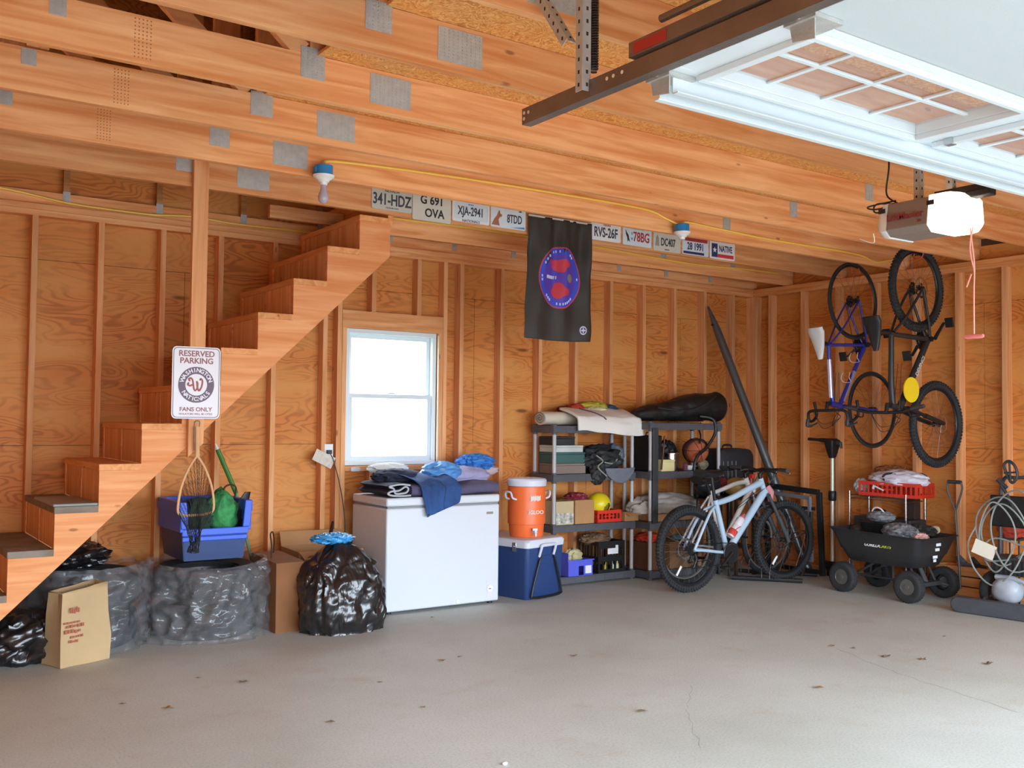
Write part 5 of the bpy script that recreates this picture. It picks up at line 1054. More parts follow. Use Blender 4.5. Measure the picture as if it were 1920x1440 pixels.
# ================================================================ BICYCLES
SPK = mat('spoke steel', '9A9CA0', .3, .9); CHN = mat('chain steel', '4A4A4C', .4, .9)
def bike(lab, M, fc, o):
    """local frame: x forward from rear axle, y left, z up; o: options"""
    t = thing('bicycle', lab, 'bicycle', M=M)
    R, tr, wbm = o['R'], o['tr'], o['wb']; mtb = o['mtb']
    FRM = o['mat']; FK = o.get('fork', FRM); RIM = o.get('rim', BLK)
    BB = (o.get('bbx', .43), -.055); SC = (.30, o.get('sch', .40)); HB = (o['hx'], o['hz']); HT = (o['hx']-.045, o['hz']+.11)
    def wheel(x, nm, turn=0.):
        Wm = Matrix.Translation((x, 0, 0)) @ Matrix.Rotation(turn, 4, 'Z')
        m = MB(); m.M = Wm; m.ring(R-tr, tr, (0, 0, 0), 'y', 64, 10, 1.0)
        if mtb:
            for i in range(72):
                a = 2*pi*i/72; c, s_ = math.cos(a), math.sin(a)
                for k, (yy, rr) in enumerate(((0, R), (-.62*tr, R-.010), (.62*tr, R-.010), (-.95*tr, R-.026), (.95*tr, R-.026))):
                    a2 = a+(pi/72 if k in (1, 2) else 0); c, s_ = math.cos(a2), math.sin(a2); w_ = .0075
                    p0 = Vector((c*(rr-.008), yy, s_*(rr-.008))); p1 = Vector((c*(rr+.006), yy*1.08, s_*(rr+.006)))
                    m.beam(p0, p1, .010, .012, (0, 1, 0))
        w_ = m.build(nm, RUB, t, 45)
        m = MB(); m.M = Wm; m.ring(R-2*tr-.006, .013 if mtb else .011, (0, 0, 0), 'y', 64, 6, .85); m.build('rim', RIM, w_, 40)
        for i in range(28):
            a = 2*pi*i/28; sd = 1 if i % 2 else -1; m = MB(); m.M = Wm; a2 = a+(.9 if (i//2) % 2 else -.9)
            m.tube([(.022*math.cos(a2), sd*.028, .022*math.sin(a2)), ((R-2*tr-.014)*math.cos(a), 0, (R-2*tr-.014)*math.sin(a))], .0013, 4, cap=False); m.build('spoke', SPK, w_, 0)
        m = MB(); m.M = Wm; m.tube([(0, -.05, 0), (0, -.032, 0), (0, -.03, 0), (0, .03, 0), (0, .032, 0), (0, .05, 0)], [.008, .012, .022, .022, .012, .008], 14); m.build('hub', BLK, w_, 40)
        if mtb:
            m = MB(); m.M = Wm; m.ring(.078, .009, (0, .042, 0), 'y', 36, 4, .12)
            for k in range(5): a = 2*pi*k/5; m.beam((0, .042, 0), (.072*math.cos(a+.3), .042, .072*math.sin(a+.3)), .006, .002, (0, 1, 0))
            m.build('brake_rotor', MET, w_, 0)
        if o.get('reflector'):
            m = MB(); m.M = Wm @ Matrix.Rotation(o['reflector'], 4, 'Y'); m.box(.16, .25, -.012, -.004, -.010, .010); m.build('reflector', WPL, w_, smooth=0, bev=.003)
        return w_
    wheel(0, 'rear_wheel'); wheel(wbm, 'front_wheel', o.get('turn', 0))
    rt = o.get('tube', .019)
    V = lambda p, y=0: (p[0], y, p[1])
    m = MB()
    m.tube(smooth_path([V(SC), V((SC[0]+(HT[0]-SC[0])*.35, SC[1]+(HT[1]-SC[1])*(.22 if o.get('swoop') else .35))), V((SC[0]+(HT[0]-SC[0])*.7, SC[1]+(HT[1]-SC[1])*(.58 if o.get('swoop') else .7))), V((HT[0]+.01, HT[1]-.02))], 5), [rt*.9+.25*rt*i/15 for i in range(16)], 12)
    m.tube([V(BB), V((HB[0]+.005, HB[1]+.015))], [rt*1.15, rt*1.3], 12)
    m.build('main_tubes', FRM, t, 60)
    MB().tube([V(BB), V((SC[0]-.005, SC[1]+.03))], rt*.9, 12).build('seat_tube', FRM, t, 60)
    MB().tube([V((HB[0]+.004, HB[1]-.01)), V((HT[0]-.006, HT[1]+.015))], [.024, .024], 14).build('head_tube', FRM, t, 60)
    MB().tube([(BB[0], -.037, BB[1]), (BB[0], .037, BB[1])], .022, 14).build('bottom_bracket', BLK, t, 60)
    for s_ in (-1, 1):
        MB().tube(smooth_path([(0, s_*.062, 0), (.12, s_*.055, -.012), (.30, s_*.038, -.04), (BB[0]-.01, s_*.02, BB[1])], 4), rt*.52, 8).build('chain_stay', FRM, t, 60)
        pts = [(0, s_*.062, 0), (.10, s_*.06, .17 if o.get('swoop') else .14), (.2, s_*.045, .30 if o.get('swoop') else .27), (SC[0]-.01, s_*.012, SC[1]-.02)]
        MB().tube(smooth_path(pts, 4), rt*.48, 8).build('seat_stay', FRM, t, 60)
    # fork
    ax = Vector((HT[0]-HB[0], 0, HT[1]-HB[1])).normalized(); cr_ = Vector((HB[0], 0, HB[1]))-ax*.03
    TM = Matrix.Translation((wbm, 0, 0)) @ Matrix.Rotation(o.get('turn', 0), 4, 'Z') @ Matrix.Translation((-wbm, 0, 0))
    m = MB(); m.M = TM
    for s_ in (-1, 1):
        if mtb:
            m.tube([(cr_.x, s_*.058, cr_.z), ((cr_.x+wbm)/2, s_*.06, cr_.z/2)], .015, 12); m.tube([((cr_.x+wbm)/2-.01, s_*.06, cr_.z/2+.02), (wbm-.005, s_*.06, -.005)], [.021, .017], 12)
        else: m.tube(smooth_path([(cr_.x, s_*.03, cr_.z), (cr_.x+.05, s_*.042, cr_.z*.6), (wbm-.03, s_*.05, .12), (wbm, s_*.05, 0)], 4), [.014-.0005*i for i in range(13)], 10)
    m.tube([(cr_.x, -.06 if mtb else -.032, cr_.z), (cr_.x, 0, cr_.z+.02), (cr_.x, .06 if mtb else .032, cr_.z)], .019, 10); m.build('fork', FK, t, 60)
    # stem, bars
    st0 = Vector((HT[0], 0, HT[1]))+ax*.05; bc_ = st0+Vector((.06, 0, .03))
    MB().tube([st0-ax*.04, st0, bc_], [.017, .017, .015], 10).build('stem', BLK, t, 50)
    if o.get('drop'):
        m = MB(); 
        for s_ in (-1, 1): m.tube(smooth_path([(bc_.x, 0, bc_.z), (bc_.x, s_*.14, bc_.z), (bc_.x+.02, s_*.19, bc_.z), (bc_.x+.085, s_*.20, bc_.z-.005), (bc_.x+.10, s_*.205, bc_.z-.06), (bc_.x+.06, s_*.21, bc_.z-.125), (bc_.x-.05, s_*.215, bc_.z-.13)], 6), .0125, 8)
        m.build('handlebar', BLK, t, 60)
        for s_ in (-1, 1): MB().tube(smooth_path([(bc_.x+.07, s_*.2, bc_.z+.005), (bc_.x+.12, s_*.2, bc_.z+.03), (bc_.x+.135, s_*.2, bc_.z-.02), (bc_.x+.13, s_*.2, bc_.z-.10)], 4), [.016]*5+[.012]*4+[.007]*4, 8).build('brake_lever', DKG, t, 60)
    else:
        hw = .34
        m = MB(); m.M = TM; m.tube(smooth_path([(bc_.x-.05, -hw, bc_.z+.02), (bc_.x-.01, -.16, bc_.z+.018), (bc_.x, -.05, bc_.z), (bc_.x, .05, bc_.z), (bc_.x-.01, .16, bc_.z+.018), (bc_.x-.05, hw, bc_.z+.02)], 5), .0125, 8); m.build('handlebar', BLK, t, 60)
        for s_ in (-1, 1):
            m = MB(); m.M = TM; m.tube([(bc_.x-.052, s_*(hw+.005), bc_.z+.02), (bc_.x-.033, s_*.235, bc_.z+.02)], .0165, 10); m.build('grip', DKG, t, 60)
            m = MB(); m.M = TM; m.tube(smooth_path([(bc_.x-.02, s_*.20, bc_.z+.01), (bc_.x+.035, s_*.22, bc_.z+.0), (bc_.x+.02, s_*.30, bc_.z-.01)], 4), .0055, 6); m.build('brake_lever', MET if o.get('shinylever') else BLK, t, 60)
    m = MB()
    for q, s_ in enumerate((-1, 1, -1)): m.tube(smooth_path([(bc_.x-.01, s_*.14, bc_.z), (bc_.x+.11+.02*q, s_*.05, bc_.z+.02), (bc_.x+.09, -s_*.03, bc_.z-.12), (HB[0]+.01, s_*.02, HB[1]+.05), (SC[0]+.25, s_*.015, SC[1]-.05)], 6), .0025, 5)
    m.build('brake_cable', BLK, t, 60)
    # saddle, post
    SD = (SC[0]-.055, o.get('sd', .60))
    MB().tube([V((SC[0]-.003, SC[1]+.0)), V((SD[0]+.01, SD[1]-.04))], .0145, 12).build('seat_post', BLK, t, 60)
    secs = []
    for i in range(15):
        u = i/14; x = SD[0]-.12+.27*u; w_ = .072*(1-u)**.9*(1 if u > .08 else .8)+.019; h_ = .018*(1+.5*(1-u)); zc = SD[1]+.012*(2*u-1)**2-.005
        secs.append([(x, w_*math.cos(2*pi*j/14), zc+h_*math.sin(2*pi*j/14)*(1 if math.sin(2*pi*j/14) > 0 else 1.5)) for j in range(14)])
    MB().loft(secs).build('saddle', o.get('saddle', BLK), t, 60)
    m = MB(); [m.tube([(SD[0]-.09, s_*.025, SD[1]-.015), (SD[0]-.02, s_*.02, SD[1]-.04), (SD[0]+.10, s_*.012, SD[1]-.012)], .0035, 6) for s_ in (-1, 1)]; m.build('saddle_rail', MET, t, 60)
    # drive train on the right (y < 0)
    m = MB(); m.ring(.082, .006, (BB[0], -.052, BB[1]), 'y', 44, 5, .5); m.ring(.060, .005, (BB[0], -.045, BB[1]), 'y', 36, 5, .5)
    for k in range(5): a = 2*pi*k/5+.2; m.beam((BB[0], -.052, BB[1]), (BB[0]+.08*math.cos(a), -.052, BB[1]+.08*math.sin(a)), .012, .004, (0, 1, 0))
    for k in range(40): a = 2*pi*k/40; m.box(BB[0]+.0875*math.cos(a)-.003, BB[0]+.0875*math.cos(a)+.003, -.054, -.050, BB[1]+.0875*math.sin(a)-.003, BB[1]+.0875*math.sin(a)+.003)
    m.build('chainring', CHN, t, 0)
    MB().lathe([(.012, -.0575), (.074, -.0575), (.074, -.0555), (.012, -.0555)], 36, (BB[0], 0, BB[1]), 'y').build('chain_guard', BLK, t, 40)
    ca = o.get('crank', -.4)
    for s_ in (-1, 1):
        a = ca+(0 if s_ < 0 else pi); e = (BB[0]+.17*math.cos(a), s_*.075, BB[1]+.17*math.sin(a))
        c_ = MB().tube([(BB[0], s_*.06, BB[1]), e], [.016, .011], 8).build('crank_arm', o.get('crankm', BLK), t, 60)
        MB().box(e[0]-.04, e[0]+.04, min(e[1]+s_*.012, e[1]+s_*.085), max(e[1]+s_*.012, e[1]+s_*.085), e[2]-.008, e[2]+.008).build('pedal', BLK, c_, smooth=0, bev=.006)
    m = MB()
    for k, r_ in enumerate((.052, .046, .04, .034, .028, .023)): m.lathe([(r_, -.045+.004*k*-1), (r_, -.0435+.004*k*-1)], 24, (0, .014, 0), 'y')
    m.build('cassette', CHN, t, 0)
    m = MB(); m.tube([(0, -.046, .042), (BB[0], -.050, BB[1]+.085)], .0032, 5); m.tube([(-.01, -.048, -.155), (.03, -.048, -.15), (BB[0], -.050, BB[1]-.085)], .0032, 5); m.tube([(.01, -.046, -.045), (.028, -.046, -.09), (-.012, -.048, -.15)], .0032, 5); m.build('chain', CHN, t, 60)
    m = MB(); m.tube([(.01, -.055, -.03), (.025, -.06, -.075), (-.005, -.055, -.145)], [.014, .012, .010], 8); m.lathe([(.018, -.004), (.018, .004)], 14, (.022, -.049, -.075), 'y'); m.lathe([(.018, -.004), (.018, .004)], 14, (-.008, -.049, -.14), 'y'); m.build('rear_derailleur', BLK, t, 50)
    return t, dict(BB=BB, SC=SC, HB=HB, HT=HT, bc=bc_)
def frameM(o_, F, U):
    F = Vector(F).normalized(); U = Vector(U); U = (U-F*U.dot(F)).normalized(); Y = U.cross(F)
    return Matrix(((F.x, Y.x, U.x, o_[0]), (F.y, Y.y, U.y, o_[1]), (F.z, Y.z, U.z, o_[2]), (0, 0, 0, 1)))
PB = mat('pale blue paint', 'B4CCE0', .3, 0, .01, 200, coat=.5); GF = mat('fork grey', '5A5E62', .35, .4)
b1, g1 = bike('pale blue mountain bicycle with knobbly tyres standing in the floor rack', frameM((-2.005, -1.11, .352), (1.16, -.035, .012), (0, 0, 1)), 'b', dict(R=.350, tr=.028, wb=1.13, mtb=True, mat=PB, fork=GF, rim=mat('rim black', '222428', .35, .3), hx=.885, hz=.43, sch=.36, sd=.62, swoop=True, tube=.026, reflector=2.2, crank=-2.5, turn=-.06, shinylever=True))
# writing / trim on the frame and bottle in its cage
b = g1['BB']; h_ = g1['HB']; D_ = Vector((h_[0]-b[0], 0, h_[1]-b[1])).normalized()
cg = MB(); c0 = Vector((b[0], 0, b[1]))+D_*.12+Vector((-.035, 0, .028)); 
for s_ in (-1, 1): cg.tube(smooth_path([c0+Vector((-.0, s_*.036, 0)), c0+D_*.07+Vector((-.03, s_*.04, .02)), c0+D_*.13+Vector((0, s_*.03, 0))], 4), .0035, 6)
cg.build('bottle_cage', mat('cage red', 'D84A3A', .4), b1, 60)
wbt = thing('water_bottle', 'white and red water bottle held in the pale blue bicycle frame', 'water bottle', M=b1.matrix_world @ Matrix.Translation(c0+D_*.0+Vector((-.012, 0, .012))) @ D_.to_track_quat('Z', 'Y').to_matrix().to_4x4())
MB().lathe([(.030, 0), (.036, .008), (.036, .11), (.031, .12), (.036, .13), (.036, .19), (.024, .205)], 24).build('bottle_body', mat('bottle white', 'E0D8DC', .35), wbt, 50); MB().lathe([(.0365, .012), (.0365, .07)], 24).build('red_band', mat('bottle red', 'D2463C', .4), wbt, 50); MB().lathe([(.026, .205), (.024, .225), (.010, .23), (.009, .25)], 18).build('cap', mat('bottle cap', 'C0606A', .4), wbt, 50)
MB().tube([(h_[0]+.03, .0, h_[1]+.05), (h_[0]+.05, -.02, h_[1]+.0), (h_[0]+.04, -.03, h_[1]-.08)], [.03, .035, .02], 8).build('pink_bag', mat('dusty pink nylon', 'D08A90', .7, 0, .8, 30), b1, 60)
WB = mat('white paint', 'E6E4E0', .3)
bike('white bicycle standing behind the pale blue one in the rack', frameM((-1.74, -.80, .342), (1.16, .0, .0), (0, 0, 1)), 'w', dict(R=.34, tr=.022, wb=1.04, mtb=False, mat=WB, fork=mat('silver fork', 'A8AAAC', .3, .6), rim=mat('silver rim', 'B8BABC', .3, .8), hx=.80, hz=.43, sch=.42, sd=.55, tube=.019, crank=.6))
RB = mat('royal blue paint', '2A3AA8', .25, .2, coat=.5)
b3, g3 = bike('blue and silver road bicycle hanging by its rear wheel from joist', frameM((-.601, -1.66, 2.455), (.235, -.02, -.92), (-1, 0, 0)), 'r', dict(R=.335, tr=.012, wb=.965, mtb=False, mat=RB, fork=RB, rim=mat('rim dark', '3A3A3C', .3, .6), hx=.83, hz=.42, sch=.43, sd=.56, bbx=.40, drop=True, tube=.016, saddle=mat('white saddle', 'DADADA', .35), crankm=MET, crank=1.2))
sv = mat('silver paint', 'B8B4CC', .25, .5)
V = lambda p, y=0: (p[0], y, p[1]); B_, H_, S_ = g3['BB'], g3['HB'], g3['SC']
m = MB(); m.tube([Vector(V(B_)).lerp(Vector(V(H_)), .45), Vector(V(B_)).lerp(Vector(V(H_)), .93)], .0222, 14); m.tube([Vector(V(S_)).lerp(Vector((g3['HT'][0], 0, g3['HT'][1])), .25), Vector(V(S_)).lerp(Vector((g3['HT'][0], 0, g3['HT'][1])), .9)], .0205, 14); m.build('silver_panels', sv, b3, 60)
m = MB()
for f0 in (.22, .55): 
    c = Vector(V(B_)).lerp(Vector(V(H_)), f0)+Vector((-.03, 0, .035)); m.tube(smooth_path([c+Vector((-.03, -.035, .02)), c+Vector((.01, -.04, .05)), c+Vector((.05, -.035, .03)), c+Vector((.05, .035, .03)), c+Vector((.01, .04, .05)), c+Vector((-.03, .035, .02))], 4, ), .003, 6)
m.build('bottle_cage', mat('cage white', 'E0D8D4', .4), b3, 60)
BP = mat('matt black paint', '2A2A2C', .45)
b4, g4 = bike('black mountain bicycle with knobbly tyres hanging by its rear wheel', frameM((-.669, -2.31, 2.495), (.259, -.008, -1.098), (-1, 0, 0)), 'k', dict(R=.350, tr=.028, wb=1.125, mtb=True, mat=BP, fork=BLK, rim=mat('rim black', '222428', .35, .3), hx=.89, hz=.45, sch=.42, sd=.64, tube=.022, crank=.9))
m = MB(); c = Vector(V(g4['BB'])).lerp(Vector(V(g4['HB'])), .40); d_ = Vector((g4['HB'][0]-g4['BB'][0], 0, g4['HB'][1]-g4['BB'][1])).normalized()
X_ = -d_; Z_ = Vector((0, 1, 0)); Y_ = Z_.cross(X_); c.y = .0285
Mx = Matrix(((X_.x, Y_.x, Z_.x, c.x), (X_.y, Y_.y, Z_.y, c.y), (X_.z, Y_.z, Z_.z, c.z), (0, 0, 0, 1))); m.text('DEVINCI', .045, Mx, 1.1); m.build('lettering', mat('frame lettering', 'C8C8C4', .5), b4, smooth=0)
MB().lathe([(.001, -.004), (.100, -.004), (.100, .004), (.001, .004)], 32, (g4['HT'][0]-.08, .06, g4['HT'][1]-.20), 'y').build('number_disc', mat('bright yellow pad', 'F2D020', .5), b4, smooth=40)
for x, y, z, lab in ((-.601, -1.66, 2.79, 'red rubber hook holding the blue road bicycle wheel'), (-.669, -2.31, 2.84, 'red rubber hook holding the black mountain bicycle wheel')):
    t = thing('bike_hook', lab, 'hook', (x, y, z-.0)); HKM = mat('hook red', 'C8503A', .5); jy = 1 if y > -2 else -1
    MB().tube(smooth_path([(.03, -jy*.03, -.05), (.03, -jy*.045, -.09), (.03, 0, -.105), (.03, jy*.04, -.08), (.03, jy*.048, .02), (.03, jy*.052, .08)], 5), .0055, 8).build('hook_rod', HKM, t)
# floor rack
rk = thing('bike_rack', 'black steel floor rack holding the front wheels of the bicycles', 'bicycle rack', (-.84, -1.0, 0))
m = MB(); m.tube([(-.37, .16, .022), (-.10, -.16, .022), (.02, -.30, .022)], .020, 10); m.tube([(.0, .42, .02), (.42, -.14, .02)], .016, 10); m.build('base_bars', mat('rack black', '201E1E', .6, 0, .3, 40, .2), rk)
for k, (cx, cy) in enumerate(((.02, -.11), (.10, .20))):
    for s_ in (-.045, .045): MB().tube(smooth_path([(cx-.26, cy+s_, .04), (cx-.22, cy+s_, .20), (cx+.05, cy+s_, .36), (cx+.26, cy+s_, .42), (cx+.32, cy+s_, .36), (cx+.16, cy+s_, .03)], 5), .005, 6).build('wheel_hoop', MET, rk)
MB().tube([(.26, -.10, .03), (.30, -.16, .40), (.30, -.17, .60)], .017, 10).build('post', BLK, rk)

# ================================================================ TROLLING MOTOR
tm = thing('trolling_motor', 'electric outboard motor with black head and pale shaft against right wall', 'outboard motor', (-.27, -1.19, 0)); SH = mat('pale shaft', 'D8D4C4', .3, .2)
MB().tube([(0, 0, .14), (0, 0, 1.08)], .017, 14).build('shaft', SH, tm)
m = MB(); m.loft([[(a, b_, z) for a, b_ in rrect(w_, d_, .02)] for z, w_, d_ in ((1.08, .06, .05), (1.13, .09, .07), (1.19, .12, .09), (1.24, .13, .10), (1.26, .08, .06))]); m.build('head', BLK, tm, 50)
MB().tube(smooth_path([(0, .0, 1.235), (-.04, .12, 1.245), (-.06, .22, 1.25)], 4), [.02]*4+[.014]*5, 10).build('tiller', BLK, tm); MB().tube([(0, -.03, 1.22), (0, -.09, 1.215), (0, -.10, 1.17)], [.022, .018, .010], 8).build('control_knob', DKG, tm)
MB().lathe([(.03, .69), (.036, .70), (.036, .77), (.03, .78)], 16).build('depth_collar', BLK, tm)
MB().tube([(0, .12, .10), (0, .09, .10), (0, -.10, .10), (0, -.16, .10)], [.01, .04, .04, .015], 16).build('motor_pod', BLK, tm); MB().box(-.006, .006, -.04, .06, .001, .07).build('skeg', BLK, tm, smooth=0)

# ================================================================ WIRE RACK, RED CRATE
wr_ = thing('wire_rack', 'chrome wire rack standing behind the garden cart', 'wire rack', (-.18, -1.70, 0))
for x in (-.15, .13):
    for y in (-.28, .28):
        m = MB(); m.tube([(x, y, 0.0), (x, y, .80)], .0105, 10)
        for k in range(26): m.ring(.0108, .0012, (x, y, .03+k*.03), 'z', 12, 4)
        m.build('post', CG, wr_, 50)
for z in (.30, .765):
    m = MB()
    for a_, b_ in (((-.15, -.28), (-.15, .28)), ((.13, -.28), (.13, .28)), ((-.15, -.28), (.13, -.28)), ((-.15, .28), (.13, .28))): m.tube([(a_[0], a_[1], z), (b_[0], b_[1], z)], .004, 6); m.tube([(a_[0], a_[1], z-.03), (b_[0], b_[1], z-.03)], .003, 6)
    for k in range(1, 14): y = -.28+.04*k; m.tube([(-.15, y, z), (.13, y, z)], .0018, 4)
    m.build('wire_shelf', CG, wr_, 50)
m = MB().box(-.30, -.06, -2.0, -1.44, .306, .58); tag(m.build('dark_bin', DKG, smooth=0, bev=.01), 'dark grey bin on the lower shelf of the wire rack', 'bin')
rcx = crate('plastic_crate', 'red lattice crate on top of the wire rack', RED, -.20, -1.80, .771, .56, .27, .125, -pi/2+.02)
m = MB(); m.M = Matrix.Translation((-.345, -1.72, .845)) @ Matrix.Rotation(.35, 4, 'X'); m.box(-.004, .004, -.06, .05, -.006, .006); m.box(-.004, .004, .03, .05, -.03, .0); tag(m.build('white_tool', WPL, smooth=0, bev=.002), 'small white tool sticking out of the red crate front', 'tool')
WC = mat('white laundry cloth', 'E0DCE8', .85, 0, .5, 16, .08, 6)
tag(MB().blob((-.21, -1.83, .915), (.14, .27, .085), .22, 1.9, 21, 60, 36, ridge=True, flat=.875).build('white_garment', WC, smooth=70), 'white garment heaped in the red crate', 'clothes')
m = MB(); m.tube(smooth_path([(-.335, -1.76, .935), (-.33, -1.79, .965), (-.31, -1.85, .97), (-.32, -1.89, .94), (-.345, -1.87, .915), (-.35, -1.80, .915), (-.335, -1.76, .935)], 6), .010, 8); tag(m.build('dark_ring', mat('dark ring rubber', '2E3034', .5)), 'dark ring lying on the white garment in the red crate', 'ring')
tag(MB().blob((-.16, -1.98, .93), (.08, .09, .05), .3, 2.2, 4, 40, 24, ridge=True).build('navy_cloth', mat('navy cloth', '2A2658', .85, 0, .5), smooth=70), 'navy cloth at the right end of the red crate', 'cloth')
tag(MB().blob((-.14, -1.72, .985), (.07, .15, .045), .6, 3.2, 5, 50, 30, ridge=True).build('orange_netting', mat('orange brown netting', 'A8683C', .9, 0, 1., 50, .4, 30), smooth=70), 'tangled orange brown netting on top of the white garment', 'netting')
tag(MB().blob((-.27, -1.50, .85), (.07, .06, .06), .4, 2.4, 7, 40, 24, ridge=True).build('grey_bag', mat('clear grey bag', 'A8AAA8', .3, 0, .8, 20), smooth=70), 'pale grey bag hanging out of the left end of the red crate', 'bag')

# ================================================================ GARDEN CART
gc = thing('garden_cart', 'black four wheeled garden dump cart in front of the wire rack', 'garden cart', (-.63, -2.06, 0))
TBK = mat('poly tray black', '2C2C2E', .5, 0, .15, 150)
secs = []
for z, hx, hy, ins in ((.262, .17, .30, 0), (.275, .185, .325, 0), (.36, .215, .365, 0), (.362, .222, .372, 0), (.44, .245, .40, 0), (.50, .262, .425, 0), (.512, .282, .445, 0), (.512, .270, .433, 0), (.49, .245, .41, 0), (.36, .20, .35, 0), (.29, .165, .30, 0)):
    secs.append([(a, b_, z+(.018 if (z > .5 and b_ > hy*.8) else 0)) for a, b_ in rrect(2*hx, 2*hy, .07)])
MB().loft(secs, cap=False).add(secs[0], [tuple(range(len(secs[0])))]).add(secs[-1], [tuple(range(len(secs[-1])))]).build('tray', TBK, gc, 40)
m = MB(); Mx = Matrix.Translation((-.2415, -.02, .415)) @ Matrix.Rotation(-pi/2, 4, 'Z') @ Matrix.Rotation(pi/2-.28, 4, 'X'); m.text('GORILLA', .034, Mx @ Matrix.Translation((-.045, 0, 0)), 1.05); m.build('lettering', WPL, gc, smooth=0)
m = MB(); m.text('CARTS', .034, Mx @ Matrix.Translation((.075, 0, 0)), 1.05); m.build('lettering', mat('lime lettering', 'B8C83A', .5), gc, smooth=0)
m = MB()
for z_, w_ in ((.45, .05), (.41, .045), (.35, .05), (.32, .03)): y = -.39-(z_-.42)*.3; m.box(.02-w_, .02+w_*.2, y-.012, y-.008, z_-.010, z_+.012)
m.build('sticker', WPL, gc, smooth=0)
m = MB()
for y in (-.305, .305): m.tube([(-.22, y, .125), (.22, y, .125)], .009, 8)
for s_ in (-1, 1):
    m.tube([(s_*.13, .305, .125), (s_*.13, .29, .262)], .010, 8); m.tube([(s_*.13, .305, .125), (s_*.12, .08, .262)], .009, 8); m.tube([(s_*.12, -.305, .14), (s_*.12, -.24, .262)], .010, 8)
m.box(-.15, .15, -.35, -.27, .12, .15); m.tube([(0, -.30, .14), (0, -.24, .262)], .02, 10); m.box(-.13, .13, -.02, .02, .24, .262); m.tube([(0, -.31, .125), (0, .305, .125)], .011, 8); m.tube([(0, 0, .125), (0, 0, .25)], .01, 8); m.build('chassis', mat('chassis grey', '4A4C50', .4, .5), gc)
for x, y in ((-.235, .305), (.235, .305), (-.235, -.305), (.235, -.305)):
    m = MB().lathe([(.062, -.03), (.10, -.04), (.118, -.034), (.1245, -.018), (.1245, .018), (.118, .034), (.10, .04), (.062, .03), (.06, 0)], 40, (x, y, .1255), 'x', cap=False)
    for k in range(30):
        a = 2*pi*k/30; c, s_ = math.cos(a), math.sin(a)
        for q in (-.018, .018): m.beam((x+q, y+.119*c, .1255+.119*s_), (x+q, y+.1255*c, .1255+.1255*s_), .012, .012, (1, 0, 0))
    w_ = m.build('wheel', RUB, gc, 50)
    sd = -1 if x < 0 else 1
    MB().lathe([(.063, sd*.028), (.058, sd*.030), (.045, sd*.012), (.022, sd*.014), (.020, sd*.04), (.004, sd*.042)], 28, (x, y, .1255), 'x').build('wheel_rim', mat('rim charcoal', '6E6E6A', .35, .5), w_, 40)
    m = MB()
    for k in range(5): a = 2*pi*k/5; m.lathe([(.006, sd*.014), (.006, sd*.019)], 8, (x, y+.034*math.cos(a), .1255+.034*math.sin(a)), 'x')
    m.build('wheel_bolts', MET, w_, 30)
hd = MB(); hd.tube([(.14, -.345, .13), (.30, -.372, .09), (.345, -.374, .075)], .008, 8)
hd.tube([(.36, -.375, .07), (.365, -.33, .70)], .0095, 10); hd.tube(smooth_path([(.365, -.33, .70), (.362, -.285, .80), (.36, -.262, .88), (.36, -.27, .925)], 5), .009, 8); hd.tube(smooth_path([(.365, -.33, .70), (.362, -.37, .80), (.36, -.392, .88), (.36, -.385, .925)], 5), .009, 8)
hd.build('pull_handle', mat('handle grey', '6A6C6E', .4, .5), gc); MB().tube([(.36, -.27, .93), (.36, -.385, .93)], .016, 12).build('grip', DKG, gc)
# things in the cart
tag(MB().blob((-.69, -2.17, .53), (.09, .15, .065), .3, 3.0, 3, 50, 30, ridge=True).build('grey_gloves_bag', mat('grey speckled bag', '8A8C90', .5, 0, .8, 40, .4, 25, dirt='4A4A4E'), smooth=70), 'grey speckled bag lying in the middle of the garden cart', 'bag')
t = thing('black_bin', 'black tapered bin with a helmet on top in the garden cart', 'bin', (-.62, -1.93, .37)); MB().loft([[(a, b_, z) for a, b_ in rrect(w_, w_*1.3, .03)] for z, w_ in ((0, .14), (.20, .20), (.21, .215))]).build('bin_body', BLK, t, 50)
tag(MB().blob((-.60, -1.93, .625), (.08, .12, .045), .35, 3., 6, 44, 26, ridge=True, flat=.582).build('grey_work_gloves', mat('grey glove', '84868A', .8, 0, .6, 40, .4, 20), smooth=70), 'grey work gloves bundled on the black bin in the cart', 'gloves')
t = thing('safety_goggles', 'dark goggles with pale rim lying on the grey gloves in cart', 'goggles', (-.58, -1.91, .655)); MB().blob((0, 0, .0), (.045, .065, .035), 0, 1).build('lens', BLK, t, 60); MB().tube(smooth_path([(-.03, -.065, -.01), (-.04, -.04, .03), (-.045, 0, .045), (-.04, .04, .03), (-.03, .065, -.01)], 4), .006, 6).build('rim', WPL, t)
tag(MB().blob((-.57, -1.76, .50), (.12, .12, .045), .3, 2.2, 8, 44, 26, ridge=True).build('dark_tarp', mat('charcoal tarp', '3E4044', .5, 0, .6, 14), smooth=70), 'charcoal tarp at the left end of the garden cart', 'tarp')
tag(MB().blob((-.66, -2.33, .50), (.06, .06, .03), .5, 3., 9, 40, 24, ridge=True).build('pink_paper', mat('pink white paper', 'E8B8B0', .6, 0, .5), smooth=70), 'small pink and white crumpled wrapper at the cart right end', 'wrapper')
tag(MB().blob((-.50, -2.22, .53), (.09, .14, .05), .5, 3., 13, 50, 30, ridge=True).build('dark_tools_bundle', mat('dark bundle', '2E2E2A', .7, 0, .6), smooth=70), 'dark tangled bundle at the back of the garden cart', 'bundle')
tag(MB().lathe([(.03, -.012), (.033, 0), (.03, .012), (.012, .013)], 24, (-.46, -2.34, .545), 'x').build('tape_roll', mat('cream tape', 'C8BC98', .6), smooth=50), 'cream tape roll on the cart rear rim', 'tape roll')
